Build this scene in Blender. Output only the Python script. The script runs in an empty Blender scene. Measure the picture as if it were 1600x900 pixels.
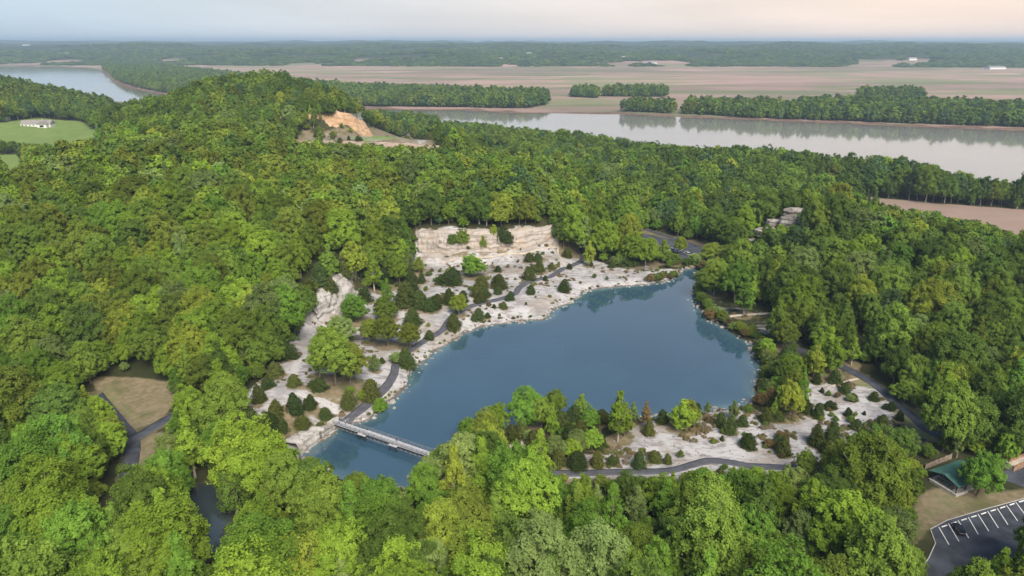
import bpy, bmesh, math, random
import numpy as np
from mathutils import Vector, Matrix

rng = np.random.default_rng(7)
random.seed(7)
SC = bpy.context.scene
COL = SC.collection

# ------------------------------------------------------------------ camera, sky, sun, exposure
FPX, PITCH, CAMZ = 1081.0, math.radians(19.6), 120.0
cd = bpy.data.cameras.new('camera'); cam = bpy.data.objects.new('camera', cd); COL.objects.link(cam)
cam.location = (0, 0, CAMZ); cam.rotation_euler = (math.radians(90) - PITCH, 0, 0)
cd.sensor_width = 36.0; cd.lens = 36.0 * FPX / 1600.0; cd.clip_start = 0.5; cd.clip_end = 90000
SC.camera = cam

SUN_EL, SUN_AZ = math.radians(46), math.radians(162)      # azimuth clockwise from +Y: behind the viewer, to the right
world = bpy.data.worlds.new('World'); SC.world = world; world.use_nodes = True
wn, wl = world.node_tree.nodes, world.node_tree.links
bg = wn['Background']
sky = wn.new('ShaderNodeTexSky'); sky.sky_type = 'NISHITA'; sky.sun_disc = False
sky.sun_elevation = SUN_EL; sky.sun_rotation = SUN_AZ
sky.altitude = 200; sky.air_density = 1.0; sky.dust_density = 1.6; sky.ozone_density = 1.4
# thin evening veil: pale peach and lavender layer that is thickest towards the horizon
tc = wn.new('ShaderNodeTexCoord'); sep = wn.new('ShaderNodeSeparateXYZ'); wl.new(tc.outputs['Generated'], sep.inputs[0])
rmp = wn.new('ShaderNodeValToRGB'); wl.new(sep.outputs['Z'], rmp.inputs[0])
e = rmp.color_ramp.elements
e[0].position = 0.0; e[0].color = (.92, .92, .92, 1)
e[1].position = 1.0; e[1].color = (.35, .35, .35, 1)
k = e.new(.14); k.color = (.80, .80, .80, 1)
k = e.new(.4); k.color = (.5, .5, .5, 1)
azr = wn.new('ShaderNodeMapRange'); wl.new(sep.outputs['X'], azr.inputs[0])
azr.inputs[1].default_value = -.75; azr.inputs[2].default_value = .45
veil = wn.new('ShaderNodeMixRGB'); wl.new(azr.outputs[0], veil.inputs[0])
veil.inputs[1].default_value = (4.2, 5.9, 7.3, 1); veil.inputs[2].default_value = (9.6, 7.7, 6.5, 1)
cn = wn.new('ShaderNodeTexNoise'); cn.inputs['Scale'].default_value = 3.0; cn.inputs['Detail'].default_value = 4
mpc = wn.new('ShaderNodeMapping'); mpc.inputs['Scale'].default_value = (1, 1, 9)
wl.new(tc.outputs['Generated'], mpc.inputs[0]); wl.new(mpc.outputs[0], cn.inputs['Vector'])
cm = wn.new('ShaderNodeMapRange'); wl.new(cn.outputs[0], cm.inputs[0]); cm.inputs[1].default_value = .3; cm.inputs[2].default_value = .7
cm.inputs[3].default_value = .90; cm.inputs[4].default_value = 1.05
vm = wn.new('ShaderNodeMixRGB'); vm.blend_type = 'MULTIPLY'; vm.inputs[0].default_value = 1
wl.new(veil.outputs[0], vm.inputs[1]); wl.new(cm.outputs[0], vm.inputs[2])
zr = wn.new('ShaderNodeValToRGB'); wl.new(sep.outputs['Z'], zr.inputs[0])
ze = zr.color_ramp.elements
ze[0].position = .05; ze[0].color = (1, 1, 1, 1); ze[1].position = .5; ze[1].color = (.42, .58, .78, 1)
vz = wn.new('ShaderNodeMixRGB'); vz.blend_type = 'MULTIPLY'; vz.inputs[0].default_value = 1
wl.new(vm.outputs[0], vz.inputs[1]); wl.new(zr.outputs[0], vz.inputs[2])
mixs = wn.new('ShaderNodeMixRGB'); wl.new(rmp.outputs[0], mixs.inputs[0])
wl.new(sky.outputs[0], mixs.inputs[1]); wl.new(vz.outputs[0], mixs.inputs[2])
wl.new(mixs.outputs[0], bg.inputs[0]); bg.inputs[1].default_value = 0.082

sd = bpy.data.lights.new('sun', 'SUN'); sun = bpy.data.objects.new('sun', sd); COL.objects.link(sun)
sd.energy = 3.9; sd.angle = math.radians(34); sd.color = (1.0, .92, .78)
_sv = Vector((math.sin(SUN_AZ) * math.cos(SUN_EL), math.cos(SUN_AZ) * math.cos(SUN_EL), math.sin(SUN_EL)))
sun.rotation_euler = _sv.to_track_quat('Z', 'Y').to_euler()

SC.view_settings.view_transform = 'Standard'; SC.view_settings.look = 'None'
SC.view_settings.exposure = 0.62; SC.view_settings.gamma = 1.0
SC.render.engine = 'CYCLES'
SC.cycles.max_bounces = 5; SC.cycles.diffuse_bounces = 2; SC.cycles.glossy_bounces = 2
SC.cycles.transmission_bounces = 3; SC.cycles.transparent_max_bounces = 4; SC.cycles.volume_bounces = 0
SC.cycles.use_adaptive_sampling = True; SC.cycles.adaptive_threshold = 0.02

# ------------------------------------------------------------------ measuring and mesh helpers
SP, CP = math.sin(PITCH), math.cos(PITCH)
def P(u, v, z=0.0):
    a = (u - 800) / FPX; b = (v - 450) / FPX
    t = (CAMZ - z) / (SP + b * CP)
    return (a * t, t * (CP - b * SP), z)
def Q(x, y, z):
    F = y * CP + (CAMZ - z) * SP; d = -y * SP + (CAMZ - z) * CP
    return 800 + FPX * x / F, 450 + FPX * d / F, FPX / F
def PL(pts, z=0.0): return np.array([P(u, v, z)[:2] for u, v in pts])

def inside(poly, x, y):
    r = np.zeros(np.shape(x), bool); n = len(poly)
    for i in range(n):
        x0, y0 = poly[i]; x1, y1 = poly[(i + 1) % n]
        c = ((y0 > y) != (y1 > y))
        r ^= c & (x < (x1 - x0) * (y - y0) / ((y1 - y0) if y1 != y0 else 1e-9) + x0)
    return r
def dist_line(pts, x, y, closed=False):
    d = np.full(np.shape(x), 1e9); n = len(pts)
    for i in range(n if closed else n - 1):
        ax, ay = pts[i]; bx, by = pts[(i + 1) % n]
        ex, ey = bx - ax, by - ay; L = ex * ex + ey * ey + 1e-9
        t = np.clip(((x - ax) * ex + (y - ay) * ey) / L, 0, 1)
        d = np.minimum(d, np.hypot(x - ax - t * ex, y - ay - t * ey))
    return d
def sdist(poly, x, y):                                    # positive inside
    d = dist_line(poly, x, y, True)
    return np.where(inside(poly, x, y), d, -d)
def sstep(a, b, x):
    t = np.clip((x - a) / (b - a), 0, 1); return t * t * (3 - 2 * t)

_perm = rng.random((256, 256))
def vnoise(x, y):
    xi = np.floor(x).astype(int); yi = np.floor(y).astype(int); fx = x - xi; fy = y - yi
    fx = fx * fx * (3 - 2 * fx); fy = fy * fy * (3 - 2 * fy)
    g = lambda i, j: _perm[i & 255, j & 255]
    return (g(xi, yi) * (1 - fx) + g(xi + 1, yi) * fx) * (1 - fy) + (g(xi, yi + 1) * (1 - fx) + g(xi + 1, yi + 1) * fx) * fy
def fbm(x, y, o=4):
    s = 0; a = .5
    for i in range(o):
        s = s + a * vnoise(x * 2 ** i + 17 * i, y * 2 ** i + 31 * i); a *= .5
    return s

def mesh_np(name, V, F, mats=(), smooth=False, mi=None):
    """F: (n,3) or (n,4) int array, or a list of such arrays."""
    Fs = F if isinstance(F, list) else [F]
    me = bpy.data.meshes.new(name); V = np.asarray(V, np.float32)
    me.vertices.add(len(V)); me.vertices.foreach_set('co', V.ravel())
    li = np.concatenate([f.ravel() for f in Fs]).astype(np.int32)
    sz = np.concatenate([np.full(len(f), f.shape[1]) for f in Fs])
    st = np.concatenate([[0], np.cumsum(sz)[:-1]]).astype(np.int32)
    me.loops.add(len(li)); me.loops.foreach_set('vertex_index', li)
    me.polygons.add(len(sz)); me.polygons.foreach_set('loop_start', st)
    if smooth: me.polygons.foreach_set('use_smooth', np.ones(len(sz), bool))
    for m in mats: me.materials.append(m)
    if mi is not None: me.polygons.foreach_set('material_index', np.asarray(mi, np.int32))
    me.update(calc_edges=True); me.validate()
    return me
def put(name, me, parent=None, loc=None, **props):
    o = bpy.data.objects.new(name, me); COL.objects.link(o)
    if parent: o.parent = parent
    if loc is not None: o.location = loc
    for k_, v_ in props.items(): o[k_] = v_
    return o
def empty(name, loc=(0, 0, 0), rz=0.0, **props):
    o = put(name, None, None, loc, **props); o.rotation_euler = (0, 0, rz); o.empty_display_size = .5; return o
def fattr(me, name, data, typ='FLOAT', dom='POINT'):
    a = me.attributes.new(name, typ, dom)
    a.data.foreach_set({'FLOAT': 'value', 'INT': 'value', 'FLOAT_VECTOR': 'vector', 'FLOAT_COLOR': 'color'}[typ], np.ascontiguousarray(data).ravel())

class MB:
    """collects boxes, bars, prisms, discs into one mesh"""
    def __init__(s): s.v = []; s.f = []
    def add(s, v, f):
        n = len(s.v); s.v += [tuple(p) for p in v]; s.f += [tuple(i + n for i in q) for q in f]; return s
    def box(s, x0, x1, y0, y1, z0, z1):
        v = [(x, y, z) for z in (z0, z1) for y in (y0, y1) for x in (x0, x1)]
        return s.add(v, [(0, 2, 3, 1), (4, 5, 7, 6), (0, 1, 5, 4), (2, 6, 7, 3), (0, 4, 6, 2), (1, 3, 7, 5)])
    def bar(s, a, b, r, n=6, r2=None):
        a, b = Vector(a), Vector(b); r2 = r if r2 is None else r2
        q = (b - a).to_track_quat('Z', 'Y')
        v = [a + q @ Vector((r * math.cos(i * 2 * math.pi / n), r * math.sin(i * 2 * math.pi / n), 0)) for i in range(n)]
        v += [b + q @ Vector((r2 * math.cos(i * 2 * math.pi / n), r2 * math.sin(i * 2 * math.pi / n), 0)) for i in range(n)]
        return s.add(v, [(i, (i + 1) % n, n + (i + 1) % n, n + i) for i in range(n)] + [tuple(range(n))[::-1], tuple(range(n, 2 * n))])
    def prism(s, prof, y0, y1):                              # profile in xz, extruded along y
        n = len(prof); v = [(x, y0, z) for x, z in prof] + [(x, y1, z) for x, z in prof]
        return s.add(v, [(i, (i + 1) % n, n + (i + 1) % n, n + i) for i in range(n)] + [tuple(range(n))[::-1], tuple(range(n, 2 * n))])
    def me(s, name, mat):
        m = bpy.data.meshes.new(name); m.from_pydata(s.v, [], s.f); m.materials.append(mat); m.update()
        b = bmesh.new(); b.from_mesh(m); bmesh.ops.recalc_face_normals(b, faces=b.faces); b.to_mesh(m); b.free()
        return m
    def put(s, name, mat, parent=None, loc=None, **kw): return put(name, s.me(name, mat), parent, loc, **kw)

# ------------------------------------------------------------------ materials
class NT:
    def __init__(s, name):
        s.m = bpy.data.materials.new(name); s.m.use_nodes = True; s.n = s.m.node_tree.nodes; s.l = s.m.node_tree.links
        s.b = s.n['Principled BSDF']; s.out = s.n['Material Output']; s._pos = None
    def pos(s):
        if not s._pos: s._pos = s.n.new('ShaderNodeNewGeometry').outputs['Position']
        return s._pos
    def noise(s, scale, detail=4, rough=.55, vec=None, stretch=None):
        t = s.n.new('ShaderNodeTexNoise'); t.inputs['Scale'].default_value = scale; t.inputs['Detail'].default_value = detail; t.inputs['Roughness'].default_value = rough
        v = vec or s.pos()
        if stretch:
            mp = s.n.new('ShaderNodeMapping'); mp.inputs['Scale'].default_value = stretch; s.l.new(v, mp.inputs[0]); v = mp.outputs[0]
        s.l.new(v, t.inputs['Vector']); return t.outputs[0]
    def ramp(s, x, a, b, lo=0.0, hi=1.0):
        r = s.n.new('ShaderNodeMapRange'); r.interpolation_type = 'SMOOTHSTEP'
        s.l.new(x, r.inputs[0]); r.inputs[1].default_value = a; r.inputs[2].default_value = b; r.inputs[3].default_value = lo; r.inputs[4].default_value = hi
        return r.outputs[0]
    def mix(s, f, a, b, mode='MIX'):
        m = s.n.new('ShaderNodeMixRGB'); m.blend_type = mode
        for i, x in enumerate((f, a, b)):
            if isinstance(x, (int, float)): m.inputs[i].default_value = x if i == 0 else (x, x, x, 1)
            elif isinstance(x, tuple): m.inputs[i].default_value = (*x, 1)
            else: s.l.new(x, m.inputs[i])
        return m.outputs[0]
    def math(s, op, a, b=0.0):
        m = s.n.new('ShaderNodeMath'); m.operation = op
        for i, x in enumerate((a, b)):
            if isinstance(x, (int, float)): m.inputs[i].default_value = x
            else: s.l.new(x, m.inputs[i])
        return m.outputs[0]
    def attr(s, name, typ='GEOMETRY', out='Color'):
        a = s.n.new('ShaderNodeAttribute'); a.attribute_name = name; a.attribute_type = typ; return a.outputs[out]
    def bump(s, h, strength=.5, dist=.3):
        b = s.n.new('ShaderNodeBump'); b.inputs['Strength'].default_value = strength; b.inputs['Distance'].default_value = dist
        s.l.new(h, b.inputs['Height']); s.l.new(b.outputs[0], s.b.inputs['Normal']); return b
    def set(s, col=None, rough=.8, metal=0.0, spec=.3):
        if col is not None:
            if isinstance(col, tuple): s.b.inputs['Base Color'].default_value = (*col, 1)
            else: s.l.new(col, s.b.inputs['Base Color'])
        s.b.inputs['Roughness'].default_value = rough; s.b.inputs['Metallic'].default_value = metal
        s.b.inputs['Specular IOR Level'].default_value = spec
        return s.m
def plain(name, c, rough=.7, metal=0.0, var=.18, scale=1.5, spec=.3):
    t = NT(name); n = t.noise(scale, 5)
    return t.set(t.mix(t.ramp(n, .3, .7), tuple(x * (1 - var) for x in c), tuple(min(1, x * (1 + var)) for x in c)), rough, metal, spec)

def leaf_material(name, trans=.22):
    t = NT(name); t.n.remove(t.b)
    tint = t.attr('tint', 'INSTANCER'); lv = t.attr('leafvar', out='Fac')
    c = t.mix(1.0, tint, t.mix(lv, (.48, .54, .46), (1.5, 1.42, 1.3)), 'MULTIPLY')
    d = t.n.new('ShaderNodeBsdfDiffuse'); d.inputs['Roughness'].default_value = .5; t.l.new(c, d.inputs[0])
    tr = t.n.new('ShaderNodeBsdfTranslucent'); t.l.new(t.mix(1.0, c, (1.25, 1.2, .55), 'MULTIPLY'), tr.inputs[0])
    mx = t.n.new('ShaderNodeMixShader'); mx.inputs[0].default_value = trans
    t.l.new(d.outputs[0], mx.inputs[1]); t.l.new(tr.outputs[0], mx.inputs[2]); t.l.new(mx.outputs[0], t.out.inputs[0])
    return t.m
M_LEAF = leaf_material('foliage')
M_NEEDLE = leaf_material('cedar_foliage', .12)
M_BARK = plain('bark', (.16, .13, .10), .9, scale=.6, var=.4)
M_PALEBARK = plain('pale_bark', (.34, .30, .25), .9, scale=.6, var=.35)
M_ASPHALT = plain('asphalt', (.056, .061, .077), .85, scale=.25, var=.36)
M_TRAIL = plain('trail_asphalt', (.082, .083, .098), .85, scale=.35, var=.18)
M_PAINT = plain('white_paint', (.74, .74, .74), .6, var=.1)
M_CONC = plain('concrete', (.42, .40, .37), .85, scale=.8, var=.15)
M_WOOD = plain('weathered_wood', (.25, .20, .16), .85, scale=1.2, var=.3)
M_DECK = plain('deck_boards', (.40, .39, .41), .8, scale=2.0, var=.2)
M_STEEL = plain('dark_steel', (.05, .05, .055), .5, .4)
M_RAIL = plain('grey_steel', (.27, .29, .31), .5, .5)
M_GREENROOF = plain('green_metal_roof', (.085, .20, .165), .5, .2, var=.1, scale=.8)
M_GLASS = plain('dark_glass', (.02, .025, .03), .08, 0, var=.1, spec=.6)
M_TYRE = plain('tyre_rubber', (.02, .02, .02), .8)
M_RIM = plain('rim_metal', (.45, .45, .46), .35, .8)
M_LAMP = plain('lamp_lens', (.75, .75, .72), .2)
M_TAIL = plain('tail_lens', (.35, .02, .02), .25)
M_HOUSEW = plain('white_siding', (.68, .68, .66), .7, var=.06)
M_SHINGLE = plain('grey_shingle', (.24, .22, .21), .9, scale=.7, var=.2)
M_TEALROOF = plain('teal_metal_roof', (.13, .27, .27), .5, .1, var=.1)
M_TRAILDIRT = plain('trail_dirt', (.44, .38, .32), .95, scale=.5, var=.2)

def rock_material(name, a, b, dark, warm=None):
    t = NT(name)
    n1 = t.noise(.16, 6, .6); n2 = t.noise(.9, 5, .65); n3 = t.noise(.5, 4, .6, stretch=(1.6, 1.6, .22))
    c = t.mix(t.ramp(n1, .35, .65), a, b)
    c = t.mix(t.ramp(n3, .52, .72), c, dark)
    if warm: c = t.mix(t.ramp(t.noise(.1, 3, .6), .45, .62, 0, .6), c, warm)
    c = t.mix(t.ramp(t.noise(.6, 4, .6, stretch=(.12, .12, 1.5)), .50, .64, 0, .7), c, dark)
    c = t.mix(t.ramp(n2, .6, .8, 0, .6), c, dark)
    t.bump(n2, .8, .6); return t.set(c, .92, spec=.15)
M_CLIFF = rock_material('limestone_cliff', (.46, .42, .385), (.37, .325, .29), (.20, .165, .14), (.43, .33, .25))
M_BROWNCLIFF = rock_material('brown_quarry_face', (.40, .32, .27), (.30, .23, .19), (.15, .115, .09), (.38, .26, .18))
M_GREYCLIFF = rock_material('grey_limestone', (.48, .455, .435), (.35, .325, .305), (.15, .13, .12))
M_ORANGE = rock_material('orange_clay_bluff', (.50, .335, .205), (.40, .25, .145), (.24, .145, .085), (.50, .39, .28))
M_ROCK = rock_material('shore_rock', (.40, .37, .345), (.26, .225, .20), (.11, .09, .075))

# ------------------------------------------------------------------ layout measured on the ground
LAKE = PL([(528,668),(545,662),(575,655),(592,643),(600,632),(614,622),(640,600),(642,583),(668,560),(692,543),(714,527),(742,514),(775,506),(810,502),(845,500),(858,494),(862,486),(885,476),(905,464),(912,455),(960,449),(1000,445),(1040,441),(1056,432),(1066,421),(1092,418),(1096,432),(1089,450),(1086,470),(1097,484),(1103,499),(1130,510),(1152,525),(1176,540),(1181,560),(1187,580),(1180,600),(1181,622),(1165,634),(1120,641),(1092,648),(1060,652),(990,655),(930,650),(860,655),(800,668),(750,685),(715,700),(690,712),(672,722),(660,740),(640,765),(590,770),(540,750),(500,738),(470,722),(466,710),(490,695),(520,678)])
POND = PL([(280,770),(300,757),(335,752),(362,770),(367,800),(360,835),(345,858),(305,866),(282,850),(280,810)])
RIVZ, PLAIN = -14.0, -12.4
RIVER = np.vstack([PL([(2100,228),(1750,210),(1600,204),(1400,197),(1330,193),(1250,190),(1070,183),(990,179),(870,177),(817,177),(720,172),(660,172),(560,170),(400,161),(280,153),(200,138),(170,126),(163,115),(150,108),(90,104),(0,103),(-300,103),(-300,118),(0,138),(150,156),(280,166),(450,180),(560,186),(650,190),(750,202),(850,218),(1000,238),(1150,252),(1300,270),(1560,303),(1750,325),(2100,380)], RIVZ)])
FIELD_R = PL([(1270,299),(1330,305),(1450,315),(1600,326),(1900,350),(1900,470),(1600,430),(1440,365),(1330,330),(1270,312)], -12)
LOT = PL([(1436,897),(1452,872),(1462,850),(1454,828),(1480,814),(1530,799),(1600,780),(1720,750),(1720,880),(1560,900),(1520,905),(1500,940),(1420,960)], 3.0)
LOT2 = PL([(925,383),(975,372),(990,362),(1040,372),(1100,388),(1160,402),(1140,410),(1060,404),(1000,398)], 3.0)
UPLOT = PL([(1548,742),(1575,735),(1600,728),(1680,715),(1720,735),(1650,770),(1600,762)], 3.0)
W_OPEN = PL([(528,668),(470,705),(425,692),(383,672),(385,640),(440,582),(468,530),(498,498),(560,470),(640,425),(650,394),(760,394),(880,386),(905,397),(960,412),(1060,417),(1068,425),(1000,470),(900,520),(700,620)], 3)
E_OPEN = PL([(842,742),(872,722),(940,705),(968,680),(985,655),(1095,640),(1180,640),(1215,655),(1258,600),(1300,598),(1372,612),(1402,650),(1375,682),(1262,742),(1200,765),(1000,748),(860,752)], 2)
E_PATCH = PL([(1085,468),(1120,462),(1145,476),(1200,485),(1225,492),(1222,520),(1180,535),(1120,512)], 2)
MEADOW = PL([(140,588),(215,590),(282,597),(276,628),(250,655),(206,672),(180,650),(158,622)], 4)
MEADOW2 = PL([(212,692),(250,675),(264,690),(258,738),(216,732)], 2)
LAWN = PL([(1440,770),(1470,760),(1540,770),(1600,765),(1700,740),(1700,760),(1600,782),(1530,800),(1480,815),(1450,830),(1430,850),(1425,800)], 3)
VERGE = PL([(975,352),(1010,354),(1100,372),(1180,398),(1150,405),(1050,385),(985,366)], 4)
VERGE2 = PL([(1330,580),(1400,615),(1480,660),(1500,690),(1440,690),(1380,640),(1320,592)], 3)
L_LAWN = PL([(-80,190),(0,192),(60,184),(130,190),(185,205),(150,228),(90,232),(50,224),(-80,228)], 17)
L_LAWN2 = PL([(165,178),(205,172),(225,178),(190,192)], 18)
L_LAWN3 = PL([(-100,246),(0,242),(35,240),(40,262),(0,275),(-100,285)], 15)
TERR = PL([(455,224),(470,210),(560,208),(640,206),(680,222),(690,234),(600,230),(520,230)], 33)

CTRL = [P(600,590,2.5),P(700,500,3),P(800,460,4),P(780,420,5),P(850,396,5.5),P(690,430,6),P(620,480,5),P(560,560,4),P(480,600,7),P(440,620,9),P(430,690,4.5),P(400,650,7),P(470,540,8),
 # upper quarry face: foot, rim, plateau
 *[P(u,v,5.5) for u,v in [(655,392),(700,395),(760,393),(820,390),(872,384)]],
 *[(x,y+5.5,17.5) for x,y,_ in [P(u,v,5.5) for u,v in [(655,392),(700,395),(760,393),(820,390),(872,384)]]],
 *[(x,y+16,18.5) for x,y,_ in [P(u,v,5.5) for u,v in [(655,392),(700,395),(760,393),(820,390),(872,384)]]],
 (45,425,6),(62,440,4),(-75,405,16),(-62,375,7),(-50,350,6.5),
 # left face
 P(500,507,4),P(530,492,5),P(555,470,5.5),P(566,440,6.5),P(494,474,13),P(510,446,16),P(530,419,18.5),P(548,402,19.5),(-105,305,21),(-110,335,25),(-125,285,19),(-100,270,9),(-112,262,12),(-125,250,11),
 (-190,340,34),(-230,420,39),(-255,550,44),(-285,680,57),(-280,800,69),(-340,790,60),(-235,785,66),(-300,860,61),(-212,745,64),(-187,722,57),(-174,720,55),(-146,722,20),(-216,714,52),(-240,711,50),(-262,708,48.5),(-95,740,2),(-180,692,36),(-225,692,42),(-120,690,32),(-60,800,-4),(-230,930,15),(-300,1000,8),
 (-110,450,24),(-120,560,24),(-120,600,22),(-213,668,34),(-160,650,34),(-110,648,33),(-60,640,31),(-50,655,28),(-25,640,10),(-60,622,14),(-130,628,20),(-213,640,28),
 (0,470,18.5),(40,470,10),(0,540,15),(80,560,1),(0,650,4),(100,650,-6),(0,800,-9),(150,800,-10.5),(-100,900,-9),(0,1000,-11.5),
 (-160,235,8),(-150,260,12),(-180,280,20),(-400,400,24),(-400,250,17),(-350,550,20),(-430,600,16),(-250,200,10),(-300,120,12),(-150,120,5),
 (-614,917,20),(-520,816,16),(-476,654,15),(-560,720,14),(-700,800,22),(-620,1000,22),(-638,1100,28),(-779,1100,53),(-560,1100,18),(-1000,1100,56),(-900,1350,14),(-600,1350,-6),(-1000,900,40),(-1000,600,30),(-450,950,20),(-430,1100,5),
 (164,395,25),(150,388,17),(178,402,24),(198,384,17),(260,400,6),(330,430,-3),(230,330,10),(180,300,6),(300,300,8),(300,350,5),(350,350,3),(250,250,6),(200,200,4),(350,200,9),(140,425,4),(200,470,1),(240,520,-9),(329,584,-12),(374,489,-11.5),(450,480,-12),(420,400,-6),(300,470,-9),(120,460,3),(140,520,-4),(200,600,-11),(500,700,-12.4),(167,890,-12.4),(460,630,-12.4),(600,500,-12),(550,300,2),
 (64,418,3),(122,384,3),(95,400,3),(110,300,3),(120,260,3.5),(110,220,2.5),(150,230,4),(170,260,5),
 (0,150,3),(60,150,3),(-50,150,2.5),(114,145,3),(128,168,3),(134,198,3),(160,170,3.2),(0,100,4),(200,100,5),(-200,100,8),(-82,152,1),(-118,188,2),(-134,215,3),(60,180,2.5),(20,185,2.2),(-10,180,2),(-110,160,2),(-60,170,2),(30,160,2.4),
 (0,0,5),(300,0,10),(-300,0,12),(0,-200,8),(700,100,12),(700,400,-8),(900,700,-12.4),(-700,300,30),(-700,0,20),(900,-100,20)]
CTRL = np.array(CTRL)
def rbf_fit(pts, c=7.0):
    d = np.hypot(pts[:, None, 0] - pts[None, :, 0], pts[:, None, 1] - pts[None, :, 1])
    A = np.sqrt(d * d + c * c) + np.eye(len(pts)) * -0.8
    n = len(pts); M = np.zeros((n + 1, n + 1)); M[:n, :n] = A; M[:n, n] = 1; M[n, :n] = 1
    return np.linalg.solve(M, np.concatenate([pts[:, 2], [0]]))
_w = rbf_fit(CTRL)
def rbf(x, y):
    o = np.full(x.shape, _w[-1])
    for (px, py, _), w in zip(CTRL, _w[:-1]): o += w * np.sqrt((x - px) ** 2 + (y - py) ** 2 + 49.0)
    return o

def axis(lo, f0, f1, hi, step, g):
    mid = list(np.arange(f0, f1 + .01, step)); a = []; x, s = f0, step
    while x > lo: s *= g; x -= s; a.append(x)
    b = []; x, s = mid[-1], step
    while x < hi: s *= g; x += s; b.append(x)
    return np.array(a[::-1] + mid + b)
XS = axis(-26000, -330, 300, 26000, 2.0, 1.05); YS = axis(-400, 110, 470, 34000, 2.0, 1.035)
GX, GY = np.meshgrid(XS, YS)
HZ = rbf(GX, GY) + (fbm(GX / 22, GY / 22, 4) - .47) * 2.6
far = sstep(900, 1150, GY - np.clip(-GX - 250, 0, 1e9) * .42 + np.clip(GX, 0, 800) * .45)
far = np.maximum(far, sstep(900, 1500, GX)); far = np.maximum(far, sstep(1500, 2000, GY))
far = np.maximum(far, sstep(1300, 2200, -GX) * sstep(300, 1200, GY))
HZ = HZ * (1 - far) + (PLAIN + (fbm(GX / 160, GY / 160, 3) - .5) * .8) * far
D0 = 3950 + 500 * (fbm(GX / 1500 + 9, GY * 0 + 3, 3) - .5) + np.clip(-GX - 500, 0, 3000) * .06 - np.clip(GX - 1500, 0, 2500) * .22
rise = sstep(0, 900, GY - D0); rise2 = sstep(600, 5200, GY - D0)
hill = (rise * 46 + sstep(300, 3200, GY - D0) * 62) * (.62 + .75 * fbm(GX / 1100, GY / 900, 4)) + rise * (fbm(GX / 420 + 4, GY / 300, 4) - .47) * 78 + rise2 * (fbm(GX / 1900 + 40, GY / 1500, 3) - .47) * 70
hill *= 1 + .10 * sstep(3500, 9000, GY - D0)
HZ = HZ + hill * sstep(2500, 3400, GY)
_rd = sdist(RIVER, GX, GY)
HZ = np.where(_rd > -30, np.minimum(HZ, RIVZ + 1.6 - np.clip(_rd + 10, -20, 40) * .12), HZ)
for poly, z in ((LOT, 3.0), (LOT2, 3.0), (UPLOT, 3.0)):
    m = sstep(-7, -1.5, sdist(poly, GX, GY)); HZ = HZ * (1 - m) + z * m
PAVC = P(1500, 737, 6.2)[:2]
m = sstep(13, 9.5, np.hypot(GX - PAVC[0], GY - PAVC[1])); HZ = HZ * (1 - m) + 3.0 * m
def carve(HZ, poly, lev, shelf=.9, rise_=.16):
    n = (fbm(GX / 6, GY / 6, 3) - .47) * 4.5
    d = sdist(poly, GX, GY) + n
    near_ = d > -40
    out = np.minimum(HZ, lev + shelf + np.clip(-d - 1.2, 0, 99) * rise_ * (1 + np.clip(-d / 8, 0, 6)))
    out = np.maximum(out, lev + .35)
    edge = lev + shelf * sstep(.4, -1.6, d) - .9 * sstep(-.6, 1.2, d) - np.clip(d, 0, 10) * .4
    return np.where(near_, np.where(d > -1.2, np.minimum(out, edge), out), HZ), d
HZ, DLAKE = carve(HZ, LAKE, 0.0)
_h0 = HZ.copy(); HZ, DPOND = carve(HZ, POND, 0.0, .5); HZ = np.where(DLAKE > -6, _h0, HZ)

def zt(x, y):
    x = np.asarray(x, float); y = np.asarray(y, float)
    i = np.clip(np.searchsorted(XS, x) - 1, 0, len(XS) - 2); j = np.clip(np.searchsorted(YS, y) - 1, 0, len(YS) - 2)
    fx = np.clip((x - XS[i]) / (XS[i + 1] - XS[i]), 0, 1); fy = np.clip((y - YS[j]) / (YS[j + 1] - YS[j]), 0, 1)
    return (HZ[j, i] * (1 - fx) + HZ[j, i + 1] * fx) * (1 - fy) + (HZ[j + 1, i] * (1 - fx) + HZ[j + 1, i + 1] * fx) * fy
def G(u, v, z=3.0):
    for _ in range(25):
        x, y, _z = P(u, v, z); z = .5 * z + .5 * float(zt(x, y))
    return x, y, float(zt(x, y))

def GLp(pts, z): return np.array([G(u, v_, z)[:2] for u, v_ in pts])
L_LAWN = GLp([(-80,190),(0,192),(60,184),(130,190),(185,205),(150,228),(90,232),(50,224),(-80,228)], 17)
L_LAWN2 = GLp([(165,178),(205,172),(225,178),(190,192)], 18)
L_LAWN3 = GLp([(-100,246),(0,242),(35,240),(40,262),(0,275),(-100,285)], 15)
TERR = GLp([(455,224),(470,210),(560,208),(640,206),(680,222),(690,234),(600,230),(520,230)], 33)
MEADOW = GLp([(140,588),(215,590),(282,597),(276,628),(250,655),(206,672),(180,650),(158,622)], 4)
E_PATCH = GLp([(1085,468),(1120,462),(1145,476),(1200,485),(1225,492),(1222,520),(1180,535),(1120,512)], 2)
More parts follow.
